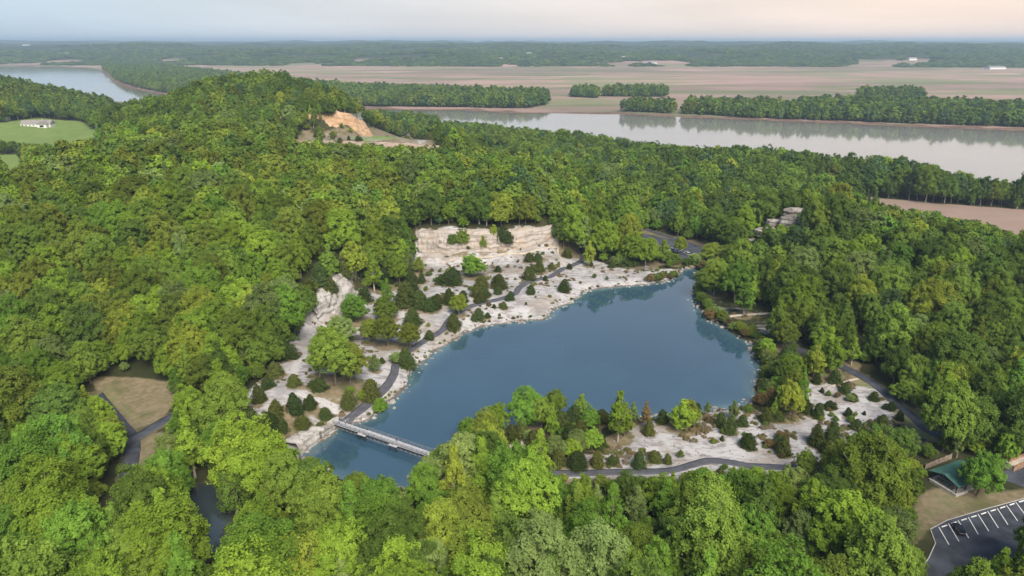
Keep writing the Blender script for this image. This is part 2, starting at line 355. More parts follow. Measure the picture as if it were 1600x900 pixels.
# ------------------------------------------------------------------ paths (centre lines in plan)
def cat(pts, n=8):
    p = [np.array(q, float) for q in pts]; p = [2 * p[0] - p[1]] + p + [2 * p[-1] - p[-2]]; o = []
    for i in range(1, len(p) - 2):
        for k_ in range(n):
            t = k_ / n; a, b, c, d = p[i - 1:i + 3]
            o.append(.5 * (2 * b + (c - a) * t + (2 * a - 5 * b + 4 * c - d) * t * t + (3 * b - a - 3 * c + d) * t ** 3))
    o.append(p[-2]); return np.array(o)
def gl(pts): return cat([G(u, v)[:2] for u, v in pts])
PATHS = [
 ('lakeside_trail_path', gl([(531,664),(548,652),(570,635),(600,608),(615,585),(620,566),(640,548),(668,530),(690,517),(700,503),(714,489),(733,480),(762,472),(790,465),(806,458),(811,450),(826,441),(848,435),(863,431),(878,421),(892,416),(908,408),(911,400),(905,392),(915,384),(940,382)]), 3.1, M_TRAIL, 'grey asphalt trail winding along the white west shore of the lake'),
 ('south_trail_path', gl([(800,752),(840,738),(880,740),(930,739),(1000,737),(1050,735),(1080,727),(1110,720),(1140,723),(1180,729),(1250,731),(1320,722),(1400,700),(1440,684)]), 3.0, M_TRAIL, 'grey asphalt trail curving across the white peninsula below the lake'),
 ('woodland_trail_path', gl([(1213,500),(1225,520),(1245,545),(1290,562),(1330,580),(1372,605),(1395,625),(1425,650),(1450,672),(1480,680),(1540,672)]), 3.6, M_ASPHALT, 'dark asphalt lane coming out of the woods right of the white rock'),
 ('valley_road', gl([(150,618),(172,645),(188,665),(204,686),(206,710),(200,740),(185,800),(200,860)]), 4.6, M_ASPHALT, 'dark asphalt road running past the dry meadow at lower left'),
 ('valley_road', gl([(204,688),(235,671),(262,655),(285,648),(330,630)]), 4.6, M_ASPHALT, 'short asphalt branch road leaving the fork beside the dry meadow'),
 ('campground_road', gl([(1340,545),(1380,538),(1412,532),(1440,543),(1465,557),(1500,568),(1560,570)]), 4.2, M_ASPHALT, 'grey campground road half hidden in the right woods'),
 ('campground_road', gl([(1262,470),(1285,460),(1302,450),(1330,446)]), 4.0, M_ASPHALT, 'short grey piece of road showing between the right trees'),
 ('access_road', gl([(985,358),(1020,362),(1050,372),(1080,382),(1110,392),(1180,402),(1260,415)]), 4.0, M_ASPHALT, 'asphalt access road along the dry verge above the far parking lot'),
 ('dirt_footpath', gl([(690,410),(740,402),(790,397),(840,390),(872,385)]), 1.5, M_TRAILDIRT, 'pale dirt footpath under the upper quarry face'),
 ('dirt_footpath', gl([(872,385),(872,398),(880,412),(884,418)]), 1.2, M_TRAILDIRT, 'short pale dirt footpath linking the quarry face to the trail'),
 ('dirt_footpath', gl([(1108,503),(1130,496),(1160,492),(1205,490)]), 1.7, M_TRAILDIRT, 'pale sandy footpath on the small east shore spit'),
 ('dirt_footpath', gl([(1290,607),(1310,601),(1330,594),(1340,592)]), 1.0, M_TRAILDIRT, 'thin pale footpath joining the white rock to the woodland lane'),
 ('dirt_footpath', gl([(800,712),(797,700),(805,690),(816,694),(815,712)]), 1.0, M_TRAILDIRT, 'small pale looped footpath among the peninsula cedars'),
]
DPATH = np.full(GX.shape, 1e9)
for nm, pl, w, mt, lb in PATHS:
    DPATH = np.minimum(DPATH, np.where((np.abs(GX) < 420) & (GY < 520), dist_line(pl[::2], GX, GY) - w / 2, 1e9))

# ------------------------------------------------------------------ ground sheet with its cover masks
def soft(poly, w): return sstep(-w, w, sdist(poly, GX, GY))
NB = (fbm(GX / 14, GY / 14, 4) - .47) * 2
W_M = soft(W_OPEN, 4); E_M = soft(E_OPEN, 4)
shore = sstep(-16, -3, DLAKE)
WX, WY = GX, GY
browny = soft(PL([(640,400),(880,392),(900,420),(840,430),(760,435),(690,470),(640,500),(600,520),(560,500),(600,450)], 5), 9)
dry = soft(PL([(385,640),(440,582),(500,540),(520,600),(560,640),(470,690),(400,690)], 5), 9)
south = soft(PL([(840,741),(1000,740),(1080,732),(1180,735),(1260,737),(1260,775),(1000,760),(840,760)], 2), 4)
ROCK = np.clip(W_M * (1 - .42 * browny - .33 * dry) + E_M * (1 - .3 * south), 0, 1)
ROCK = np.maximum(ROCK, soft(E_PATCH, 4) * .40)
ROCK = np.maximum(ROCK, np.where(GX < 60, shore * sstep(-70, -40, GX) * .9 * (GY > 195), 0))
ROCK = np.maximum(ROCK, soft(TERR, 10) * .36)
ROCK = np.maximum(ROCK, sstep(11, 5, np.hypot((GX - 166) * .6, GY - 397)) * .7)
ROCK = np.maximum(ROCK, sstep(10, 3, dist_line([P(500,507,4)[:2], P(530,492,5)[:2], P(555,470,5.5)[:2]], GX, GY)) * .8)
ROCK = np.clip(ROCK + NB * .22 * (ROCK > .05), 0, 1)
GRASS = np.max([soft(L_LAWN, 12), soft(L_LAWN2, 12), soft(L_LAWN3, 12), soft(LAWN, 3) * .40, soft(MEADOW, 3) * .36, soft(MEADOW2, 3) * .36, soft(VERGE2, 3) * .45, sstep(4.5, 1.5, DPATH) * .55 * (soft(MEADOW, 6) + soft(MEADOW2, 6)),
                soft(PL([(545,212),(640,208),(660,216),(560,218)], 34), 8)], axis=0)
DRYG = np.max([soft(MEADOW, 2.5), soft(MEADOW2, 2.5), soft(LAWN, 4) * .95, soft(VERGE, 4), soft(VERGE2, 4) * .8, browny * W_M * .8, dry * W_M * .8, south * .7, soft(TERR, 8) * .8, sstep(3.2, .6, DPATH) * .5 * (ROCK < .5)], axis=0)
FIELD = np.clip(np.maximum(sstep(.6, 1, far) * (1 - rise), soft(FIELD_R, 10)), 0, 1)
MUD = sstep(-26, -12, _rd) * (GY > 500)
HILLF = rise * (GY > 2500)
nx, ny = len(XS), len(YS)
V = np.stack([GX, GY, HZ], -1).reshape(-1, 3)
idx = np.arange(nx * ny).reshape(ny, nx)
F = np.stack([idx[:-1, :-1], idx[:-1, 1:], idx[1:, 1:], idx[1:, :-1]], -1).reshape(-1, 4)

t = NT('ground')
ra = t.attr('cover_a'); rb_ = t.attr('cover_b')
sa = t.n.new('ShaderNodeSeparateColor'); t.l.new(ra, sa.inputs[0]); sb = t.n.new('ShaderNodeSeparateColor'); t.l.new(rb_, sb.inputs[0])
nf = t.noise(.55, 6, .65); nm_ = t.noise(.09, 5, .6); nl_ = t.noise(.004, 5, .55); nb = t.noise(.22, 5, .62, stretch=(1.0, 2.2, 1.0))
def masked(x, a=.35, b=.62, n=nf, amp=.55): return t.ramp(t.math('ADD', x, t.math('MULTIPLY', t.math('SUBTRACT', n, .5), amp)), a, b)
floor_ = t.mix(t.ramp(nm_, .35, .65), (.030, .036, .014), (.052, .052, .022))
hillc = t.mix(t.ramp(t.noise(.012, 5, .65), .35, .65), (.020, .036, .016), (.052, .072, .028))
hillc = t.mix(t.ramp(t.noise(.0011, 3, .5, stretch=(1, 2.5, 1)), .66, .70), hillc, (.13, .15, .06))
field = t.mix(t.ramp(nl_, .38, .62), (.360, .245, .210), (.290, .210, .172))
field = t.mix(t.ramp(t.noise(.0017, 4, .55, stretch=(1, 3.4, 1)), .46, .58), field, (.20, .205, .115))
field = t.mix(t.ramp(t.noise(.0028, 3, .5, stretch=(.35, 3, 1)), .60, .66, 0, .7), field, (.42, .32, .26))
vo = t.n.new('ShaderNodeTexVoronoi'); vo.inputs['Scale'].default_value = .0021; mpv = t.n.new('ShaderNodeMapping'); mpv.inputs['Scale'].default_value = (.55, 1.3, 1); mpv.inputs['Rotation'].default_value = (0, 0, .35)
t.l.new(t.pos(), mpv.inputs[0]); t.l.new(mpv.outputs[0], vo.inputs['Vector'])
field = t.mix(.55, field, t.mix(1.0, field, t.mix(t.ramp(vo.outputs['Color'], .1, .9), (.62, .66, .62), (1.3, 1.22, 1.2)), 'MULTIPLY'))
dryg = t.mix(t.ramp(nf, .35, .68), (.225, .180, .120), (.145, .122, .068)); dryg = t.mix(t.ramp(nm_, .5, .68, 0, .7), dryg, (.085, .092, .035))
grass = t.mix(t.ramp(nm_, .3, .7), (.135, .200, .052), (.180, .235, .070))
rock = t.mix(t.ramp(nm_, .35, .7), (.45, .435, .438), (.375, .358, .36))
rock = t.mix(t.ramp(nb, .50, .62, 0, .8), rock, (.215, .195, .195))
rock = t.mix(t.ramp(t.noise(.35, 6, .7, stretch=(.6, 1.8, 1)), .54, .66, 0, .75), rock, (.155, .138, .135))
rock = t.mix(t.ramp(t.noise(1.3, 5, .7), .60, .74, 0, .7), rock, (.17, .15, .135))
rock = t.mix(t.ramp(t.noise(.045, 5, .65), .50, .62, 0, .6), rock, (.27, .215, .17))
rock = t.mix(t.ramp(t.noise(.028, 5, .7, stretch=(1.4, .7, 1)), .50, .60, 0, .6), rock, (.235, .222, .225))
mud = t.mix(t.ramp(t.noise(.05, 4), .35, .65), (.20, .125, .095), (.13, .09, .07))
c = t.mix(sb.outputs[2], floor_, hillc); c = t.mix(masked(sb.outputs[0], n=nl_, amp=.3), c, field); c = t.mix(masked(sa.outputs[2]), c, dryg)
c = t.mix(masked(sa.outputs[1], amp=.35), c, grass); c = t.mix(masked(sa.outputs[0], .36, .56, nb, 1.15), c, rock); c = t.mix(masked(sb.outputs[1], amp=.2), c, mud)
sz_ = t.n.new('ShaderNodeSeparateXYZ'); t.l.new(t.pos(), sz_.inputs[0])
wz = t.math('ADD', t.math('ABSOLUTE', t.math('ADD', sz_.outputs['Z'], .1)), t.math('MULTIPLY', t.math('SUBTRACT', t.noise(.16, 4, .6), .5), 2.2))
c = t.mix(t.ramp(wz, .75, .30, 0, .85), c, (.085, .066, .05))
t.bump(nf, .5, .35); M_GROUND = t.set(c, .95, spec=.12)
me = mesh_np('ground', V, F, [M_GROUND], smooth=True)
one = np.ones(GX.size)
GROUND_ME = me
fattr(me, 'cover_b', np.stack([FIELD.ravel(), MUD.ravel(), HILLF.ravel(), one], -1).astype(np.float32), 'FLOAT_COLOR')
put('ground', me, kind='structure', label='rolling ground of woods, white rock, fields and far hills', category='ground')

# ------------------------------------------------------------------ water
def water_mat(name, deep, shallow, rough, bscale, bstr, stretch=None, spec=.5):
    t = NT(name); sh = t.attr('shallow', out='Fac')
    n = t.noise(.03, 3)
    c = t.mix(sh, t.mix(t.ramp(n, .3, .7), deep, tuple(x * 1.15 for x in deep)), shallow)
    h = t.noise(bscale, 3, .5, stretch=stretch); t.bump(h, bstr, .1)
    m_ = t.set(c, rough, spec=.5); t.b.inputs['IOR'].default_value = spec; return m_
M_LAKE = water_mat('lake_water', (.028, .066, .106), (.085, .150, .165), .02, .8, .005, spec=1.9)
M_POND = water_mat('pond_water', (.035, .050, .065), (.06, .07, .06), .03, .8, .006, spec=1.7)
M_RIVER = water_mat('river_water', (.24, .24, .228), (.20, .17, .14), .07, .05, .04, stretch=(1, 3, 1), spec=1.7)
def water(name, poly, z, mat, step, pad, label, dl=None):
    x0, y0 = poly.min(0) - pad; x1, y1 = poly.max(0) + pad
    xs = np.arange(x0, x1 + step, step); ys = np.arange(y0, y1 + step, step); gx, gy = np.meshgrid(xs, ys)
    s = sdist(poly, gx, gy); keep = s > -pad
    idx = np.arange(gx.size).reshape(gx.shape)
    f = np.stack([idx[:-1, :-1], idx[:-1, 1:], idx[1:, 1:], idx[1:, :-1]], -1); kk = keep[:-1, :-1] & keep[:-1, 1:] & keep[1:, 1:] & keep[1:, :-1]
    f = f[kk]; used, inv = np.unique(f, return_inverse=True)
    me = mesh_np(name, np.stack([gx.ravel()[used], gy.ravel()[used], np.full(len(used), z)], -1), inv.reshape(-1, 4), [mat], True)
    sh = np.exp(-np.clip(s.ravel()[used] + 2.5 * (fbm(gx.ravel()[used] / 9, gy.ravel()[used] / 9, 3) - .5) - .5, 0, 99) / (2.2 if dl is None else dl))
    fattr(me, 'shallow', sh.astype(np.float32)); put(name, me, kind='structure', label=label, category='water')
water('lake', LAKE, 0.0, M_LAKE, 2.0, 9, 'still blue quarry lake framed by white rock and cedars')
water('pond', POND, 0.0, M_POND, 2.0, 7, 'small dark pond among the lower left trees')
water('river', RIVER, RIVZ, M_RIVER, 40.0, 60, 'wide pale river reflecting the evening sky', 30)

# ------------------------------------------------------------------ trail ribbons, lots
def ribbon(name, pl, w, mat, label, lift=.14):
    seg = [pl[0]]
    for a, b in zip(pl[:-1], pl[1:]):
        n = max(1, int(np.hypot(*(b - a)) / 1.2))
        seg += [a + (b - a) * (i + 1) / n for i in range(n)]
    c = np.array(seg); tg = np.gradient(c, axis=0); tg /= np.linalg.norm(tg, axis=1)[:, None] + 1e-9; nr = np.stack([-tg[:, 1], tg[:, 0]], 1)
    wj = w * (1 + .10 * (vnoise(c[:, 0] / 3, c[:, 1] / 3) - .5))[:, None]
    offs = np.linspace(-.5, .5, 5); rows = [c + nr * wj * o for o in offs]
    X = np.stack(rows, 1); z = zt(X[..., 0], X[..., 1])
    zz = np.maximum(z, z.mean(1, keepdims=True) - .05) + lift
    ker = np.ones(5) / 5
    for k_ in range(5): zz[2:-2, k_] = np.maximum(np.convolve(zz[:, k_], ker, 'valid'), z[2:-2, k_] + .05)
    Vv = np.concatenate([X, zz[..., None]], -1)
    drop = Vv[:, [0, -1]].copy(); drop[..., 2] -= .4                    # shoulders reach into the ground
    Vv = np.concatenate([drop[:, :1], Vv, drop[:, 1:]], 1); n, k_ = Vv.shape[:2]
    id_ = np.arange(n * k_).reshape(n, k_); f = np.stack([id_[:-1, :-1], id_[:-1, 1:], id_[1:, 1:], id_[1:, :-1]], -1).reshape(-1, 4)
    f = f[:, ::-1]
    put(name, mesh_np(name, Vv.reshape(-1, 3), f, [mat]), kind='structure', label=label, category='path')
for i, (nm, pl, w, mt, lb) in enumerate(PATHS): ribbon(nm, pl, w, mt, lb, .14 + .012 * i)
def slab(name, poly, z, th, mat, **kw):
    n = len(poly); v = [(x, y, z) for x, y in poly] + [(x, y, z - th) for x, y in poly]
    f = [tuple(range(n))] + [(i, i + n, (i + 1) % n + n, (i + 1) % n) for i in range(n)]
    m = bpy.data.meshes.new(name); m.from_pydata(v, [], f); m.materials.append(mat); m.update()
    b = bmesh.new(); b.from_mesh(m); bmesh.ops.recalc_face_normals(b, faces=b.faces); b.to_mesh(m); b.free()
    return put(name, m, **kw)
LZ = 3.12
lot = slab('parking_lot_pavement', LOT, LZ, .6, M_ASPHALT, kind='structure', label='dark asphalt parking lot with white stall lines at lower right', category='parking lot')
lot2 = slab('far_parking_pavement', LOT2, LZ, .6, M_ASPHALT, kind='structure', label='distant asphalt parking lot above the lake head', category='parking lot')
slab('upper_drive_pavement', UPLOT, LZ, .6, M_ASPHALT, kind='structure', label='dark paved drive beside the green roofed shelter', category='drive')
def stripe(a, b, w, z, parent, mat=M_PAINT):
    a, b = Vector((*a, 0)), Vector((*b, 0)); d = (b - a).normalized(); n = Vector((-d.y, d.x, 0)) * w / 2
    v = [a + n, a - n, b - n, b + n]; me = mesh_np('stall_line', [(p.x, p.y, z) for p in v], np.array([[0, 1, 2, 3]]), [mat])
    put('stall_line', me, parent)
heads = [(1466.7,823.3),(1481.8,818.2),(1496.9,812.9),(1512.9,808),(1528,803.3),(1543,798.5),(1558,794),(1572.5,789.2),(1587,784.5),(1602,780),(1617,775.5)]
tails = [(1482.7,851),(1498.4,846),(1513.8,841),(1528.5,835),(1545,830),(1560,825),(1575,820),(1590,814),(1605,808.5),(1620,803),(1635,798)]
HW = [P(*h, 3.1)[:2] for h in heads]; TW = [P(*h, 3.1)[:2] for h in tails]
for a, b in zip(HW, TW): stripe(a, b, .2, LZ + .006, lot)
wheel_pos = []
for i in range(len(HW) - 1):
    a, b = np.array(HW[i]), np.array(HW[i + 1]); mid = (a + b) / 2; dirv = (b - a) / np.linalg.norm(b - a)
    wheel_pos.append((mid + (np.array(TW[i]) - a) * .06, math.atan2(dirv[1], dirv[0])))
ORD = ['first', 'second', 'third', 'fourth', 'fifth', 'sixth', 'seventh', 'eighth', 'ninth', 'tenth', 'eleventh', 'twelfth']
wsm = None
for i, (p_, r_) in enumerate(wheel_pos):
    if wsm is None: wsm = MB().prism([(-.14, 0), (.14, 0), (.09, .16), (-.09, .16)], -.95, .95).me('wheel_stop', M_PAINT)
    o = put('wheel_stop', wsm, None, (p_[0], p_[1], LZ), label=f'white concrete wheel stop heading the {ORD[i]} stall from the lot\'s rounded corner', category='wheel stop', group='wheel stops of the near parking lot')
    o.rotation_euler = (0, 0, r_ - math.pi / 2)
kp = list(LOT[:8]); kv = []; kf = []
for i, (x, y) in enumerate(kp):
    kv += [(x - .12, y + .12, LZ - .3), (x - .12, y + .12, LZ + .14), (x + .02, y - .02, LZ + .14), (x + .02, y - .02, LZ - .3)]
    if i: b = 4 * (i - 1); kf += [(b + j, b + 4 + j, b + 4 + (j + 1) % 4, b + (j + 1) % 4) for j in range(4)]
km = bpy.data.meshes.new('kerb'); km.from_pydata(kv, [], kf); km.materials.append(M_CONC); put('kerb', km, kind='structure', label='pale concrete kerb round the near parking lot', category='kerb')
# stalls of the distant lot
for row in (((985,370),(1075,392),12),((960,380),(1060,400),12)):
    a0, b0, n = row; A0 = np.array(P(*a0, 3.1)[:2]); B0 = np.array(P(*b0, 3.1)[:2]); dv = (B0 - A0) / np.linalg.norm(B0 - A0); nv = np.array([dv[1], -dv[0]])
    for i in range(n + 1):
        q = A0 + (B0 - A0) * i / n; stripe(q, q + nv * 5.0, .22, LZ + .006, lot2)

# ------------------------------------------------------------------ cliffs
def cliff(name, base, top, mat, label, nu=120, nv=26, amp=1.6, seed=0, bulge=1.0):
    """sheet between a foot line and a rim line, broken into ledges and ribs"""
    def samp(pl, n):
        pl = np.array(pl, float); s = np.concatenate([[0], np.cumsum(np.linalg.norm(np.diff(pl, axis=0), axis=1))]); q = np.linspace(0, s[-1], n)
        return np.stack([np.interp(q, s, pl[:, k_]) for k_ in range(3)], 1)
    A = samp(base, nu); B = samp(top, nu); tt = np.linspace(0, 1, nv)[None, :, None]
    Pq = A[:, None] * (1 - tt) + B[:, None] * tt
    d = B - A; tang = np.gradient((A + B) / 2, axis=0); nrm = np.stack([tang[:, 1], -tang[:, 0]], 1); nrm /= np.linalg.norm(nrm, axis=1)[:, None] + 1e-9
    if np.mean((nrm * -d[:, :2]).sum(1)) < 0: nrm = -nrm
    uu = np.linspace(0, nu * .5, nu)[:, None] + seed * 31; vv = (np.linspace(0, 1, nv) * nv * .5)[None, :]
    rib = (fbm(uu / 4.2 + 0 * vv, vv / 14 + 3, 4) - .47) * 2 + (fbm(uu / 1.3, vv / 2.4 + 40, 3) - .45) * .9
    led = np.abs(((vv / 3.6 + fbm(uu / 9, vv * 0 + seed, 3) * 2) % 1) - .5) * .9
    prof = np.sin(np.linspace(0, 1, nv) * math.pi) ** .6
    off = amp * (rib + led) * prof[None, :] + bulge * prof[None, :]
    Pq[..., 0] += nrm[:, 0][:, None] * off; Pq[..., 1] += nrm[:, 1][:, None] * off
    Pq[..., 2] += (fbm(uu / 5, vv * 0 + 11, 3) - .5) * 2.4 * (np.linspace(0, 1, nv) > .9)
    Pq[:, 0, 2] -= 1.2
    back = Pq[:, -1].copy(); back[:, :2] -= nrm * 6.5; back[:, 2] = np.maximum(zt(back[:, 0], back[:, 1]) - .4, Pq[:, -1, 2] - 1.4)
    Pq = np.concatenate([Pq, back[:, None]], 1); nv += 1
    id_ = np.arange(nu * nv).reshape(nu, nv); f = np.stack([id_[:-1, :-1], id_[1:, :-1], id_[1:, 1:], id_[:-1, 1:]], -1).reshape(-1, 4)
    put(name, mesh_np(name, Pq.reshape(-1, 3), f, [mat], False), kind='structure', label=label, category='cliff')
foot = [P(u, v, 5.5) for u, v in [(655,392),(700,395),(760,393),(820,390),(872,384)]]
cliff('quarry_cliff', [(x, y - 2.2, 4.6) for x, y, z in foot], [(x, y + 1.2, 17.2) for x, y, z in foot], M_CLIFF, 'long buff quarry face above the white terraces', 190, 30, 1.25, 1, .4)
cliff('quarry_cliff', [P(497,511,3.4), P(503,505,3.6), P(530,493,4.5), P(555,471,5), P(567,441,6)], [P(490,484,11.5), P(496,470,14), P(510,446,16.8), P(530,419,19.4), P(549,401,20.4)], M_GREYCLIFF, 'pale grey quarry face breaking the wooded slope left of the lake', 110, 30, 1.5, 2)
cliff('quarry_cliff', [P(470,712,-.4), P(490,699,-.4), P(512,682,-.4), P(524,671,-.4)], [P(462,693,4.2), P(485,676,4.6), P(503,668,4.2), P(520,664,2.8)], M_GREYCLIFF, 'low white rock bluff dropping to the water beside the footbridge', 60, 16, .7, 3, .3)
cliff('clay_bluff', [(-262, 699, 46), (-236, 699, 44.5), (-210, 700, 42), (-190, 699, 39), (-172, 699, 36), (-154, 708, 27), (-138, 732, 14)], [(-262, 702, 48), (-236, 704, 49), (-212, 708, 51.5), (-192, 711, 54.5), (-176, 711, 55.5), (-163, 718, 51), (-155, 738, 42)], M_ORANGE, 'bare orange clay bluff below the wooded hilltop', 150, 30, 2.5, 4)
cliff('quarry_cliff', [(-215, 640, 22), (-170, 632, 17), (-120, 628, 16), (-70, 622, 13), (-30, 630, 8)], [(-215, 652, 34), (-170, 645, 34), (-120, 642, 33.5), (-68, 634, 32), (-34, 642, 15)], M_BROWNCLIFF, 'buff quarry face under the high terrace near the clay bluff', 170, 24, 1.6, 5)

# ------------------------------------------------------------------ trees: shapes
def tube(pts, rad, n=6):
    V_, F_ = [], []
    pts = [Vector(p) for p in pts]
    for i, p in enumerate(pts):
        d = (pts[min(i + 1, len(pts) - 1)] - pts[max(i - 1, 0)]).normalized(); q = d.to_track_quat('Z', 'Y')
        V_ += [p + q @ Vector((rad[i] * math.cos(a * 2 * math.pi / n), rad[i] * math.sin(a * 2 * math.pi / n), 0)) for a in range(n)]
        if i: F_ += [((i - 1) * n + a, (i - 1) * n + (a + 1) % n, i * n + (a + 1) % n, i * n + a) for a in range(n)]
    return V_, F_
def leaves(pos, nrm, size, r, clump=None):
    n = len(pos); nrm = nrm / (np.linalg.norm(nrm, axis=1)[:, None] + 1e-9)
    a = r.normal(size=(n, 3)); tx = np.cross(nrm, a); tx /= np.linalg.norm(tx, axis=1)[:, None] + 1e-9; ty = np.cross(nrm, tx)
    s = (size * r.uniform(.65, 1.35, n))[:, None]; fold = nrm * s * .22
    v = np.stack([pos - ty * s * .6, pos + tx * s * .45 - fold, pos + ty * s * .6, pos - tx * s * .45 - fold], 1)
    lv_ = r.random(n) if clump is None else .38 * r.random(n) + .62 * clump
    return v.reshape(-1, 3), np.arange(4 * n).reshape(n, 4), np.repeat(lv_, 4).astype(np.float32)
def lobes_round(r, H, R, base, nl):
    c0 = base + (H - base) * .40; hz = (H - base) * .62; o = []
    ga = math.pi * (3 - 5 ** .5); ph = r.random() * 6.28
    sk = r.normal(size=2) * .12
    for i in range(nl):
        zz = 1 - (i + .5) / nl * 1.42; rr = math.sqrt(max(0, 1 - zz * zz)) * (1 - .22 * max(0, zz)); an = ph + i * ga + r.normal() * .25
        k_ = r.uniform(.50, 1.0); d = np.array([rr * math.cos(an), rr * math.sin(an), zz])
        o.append((np.array([d[0] * R * k_ + sk[0] * R * zz, d[1] * R * k_ + sk[1] * R * zz, c0 + d[2] * hz * k_]), R * r.uniform(.15, .29) * (1.25 if i < nl * .25 else 1), d))
    return o
def lobes_slender(r, H, R, base, nl):
    o = []
    for i in range(nl):
        tz = (i + .5) / nl; env = math.sin(min(1, tz * 1.15 + .16) * math.pi) ** .75 * .95 + .08
        an = i * 2.4 + r.normal() * .4; k_ = r.uniform(.35, .85) * env
        d = np.array([math.cos(an), math.sin(an), .6])
        o.append((np.array([math.cos(an) * R * k_, math.sin(an) * R * k_, base + (H - base) * tz * .95]), R * r.uniform(.30, .46) * (.55 + .5 * env), d / np.linalg.norm(d)))
    return o
def make_tree(seed, kind, H, R, base, nl, per, ls, pale=False):
    r = np.random.default_rng(seed)
    lb = (lobes_round if kind == 'round' else lobes_slender)(r, H, R, base, nl)
    pos, nr, cl = [], [], []
    cen = np.array([0, 0, base + (H - base) * .4])
    for c, rad, d in lb:
        ns = 8; sd_ = r.normal(size=(ns, 3)) + d * .7 + np.array([0, 0, .55]); sd_ /= np.linalg.norm(sd_, axis=1)[:, None]
        kk = r.integers(0, ns, per); cl.append((.5 * r.random() + .5 * r.random(ns))[kk]); dd = sd_[kk] + np.clip(r.normal(size=(per, 3)), -1.8, 1.8) * .22
        dn = dd / (np.linalg.norm(dd, axis=1)[:, None] + 1e-9)
        rr = rad * r.uniform(.62, 1.12, per)[:, None] * (np.linalg.norm(dd, axis=1)[:, None] * .35 + .65)
        pp = c + dn * rr * np.array([.95, .95, 1.08]); pos.append(pp)
        out = pp - cen; out /= np.linalg.norm(out, axis=1)[:, None] + 1e-9
        nr.append(dn * .6 + out * .35 + np.array([0, 0, .3]) + r.normal(size=(per, 3)) * .42)
    ni = int(nl * per * .10)                                  # sparse inner leaves
    q = np.clip(r.normal(size=(ni, 3)), -1.4, 1.4) * np.array([R * .38, R * .38, (H - base) * .22]) + cen; pos.append(q); nr.append(r.normal(size=(ni, 3))); cl.append(r.random(ni))
    v, f, lv = leaves(np.concatenate(pos), np.concatenate(nr), ls, r, np.concatenate(cl))
    tv, tf = [], []
    def addt(p, rd, n=6):
        a, b = tube(p, rd, n); o = len(tv); tv.extend([tuple(x) for x in a]); tf.extend([tuple(i + o for i in g) for g in b])
    ht = base + (H - base) * (.62 if kind == 'round' else .9)
    bend = r.normal(size=2) * R * .05
    tp = [(0, 0, -1.0), (0, 0, 0.0), (bend[0], bend[1], base), (bend[0] * 1.6, bend[1] * 1.6, ht)]
    r0 = H * .017
    addt(tp, [r0 * 1.5, r0 * 1.25, r0 * .9, r0 * .3], 7)
    for i in r.permutation(len(lb))[:max(7, len(lb) // 3)]:
        c, rad, d = lb[i]; s0 = np.array([bend[0], bend[1], base + (c[2] - base) * .35 * r.uniform(.6, 1)]); s0[2] = max(s0[2], base * .8)
        mid = s0 * .45 + c * .55 + np.array([0, 0, -.35]); addt([s0, mid, c + d * rad * (1.0 if pale else .5)], [r0 * .45, r0 * .28, r0 * .10], 5)
    return (v, f, lv), (np.array(tv), np.array(tf)), pale
def make_cedar(seed, H, R, n, ls):
    r = np.random.default_rng(seed); P_, N_ = [], []
    tops = [(0, 0, 1.0, 1.0)] + [(*(r.normal(size=2) * R * .42), r.uniform(.5, .85), r.uniform(.5, .75)) for _ in range(int(r.integers(1, 4)))]
    wts = np.array([t_[2] * t_[3] ** 2 for t_ in tops]); wts = wts / wts.sum()
    for (ox, oy, hs, rs), wt in zip(tops, wts):
        m = int(n * wt); tz = r.random(m) ** 1.1; an = r.random(m) * 6.283
        env = np.clip(1 - tz, 0, 1) ** .5 * np.clip(tz / .16 + .5, 0, 1)
        lob = 1 + .20 * np.sin(an * 3 + r.random() * 6 + tz * 5) + .18 * np.sin(an * 5 + tz * 13 + r.random() * 6) + .14 * np.sin(tz * 30 + an * 2)
        k_ = r.uniform(.5, 1.04, m) ** .6 * R * rs * env * lob
        pos = np.stack([ox + np.cos(an) * k_, oy + np.sin(an) * k_, .05 + tz * H * hs * .97], 1); P_.append(pos + r.normal(size=pos.shape) * .12)
        N_.append(np.stack([np.cos(an), np.sin(an), np.full(m, .55)], 1) + r.normal(size=(m, 3)) * .45)
    P_, N_ = np.vstack(P_), np.vstack(N_)
    v, f, lv = leaves(P_, N_, ls, r); a, b = tube([(0, 0, -.5), (0, 0, H * .3), (0, 0, H * .85)], [H * .025, H * .02, H * .005], 6)
    return (v, f, lv), (np.array([tuple(x) for x in a]), np.array(b)), False
def crown_mesh(name, T, mat):
    v, f, lv = T[0]; me = mesh_np(name, v, f, [mat]); fattr(me, 'leafvar', lv); return me
def whole_mesh(name, T, mat):
    (v, f, lv), (tv, tf), pale = T
    me = mesh_np(name, np.vstack([v, tv]), np.vstack([f, tf + len(v)]), [mat, M_PALEBARK if pale else M_BARK], False, np.concatenate([np.zeros(len(f)), np.ones(len(tf))]))
    fattr(me, 'leafvar', np.concatenate([lv, np.full(len(tv), .5)]).astype(np.float32)); return me

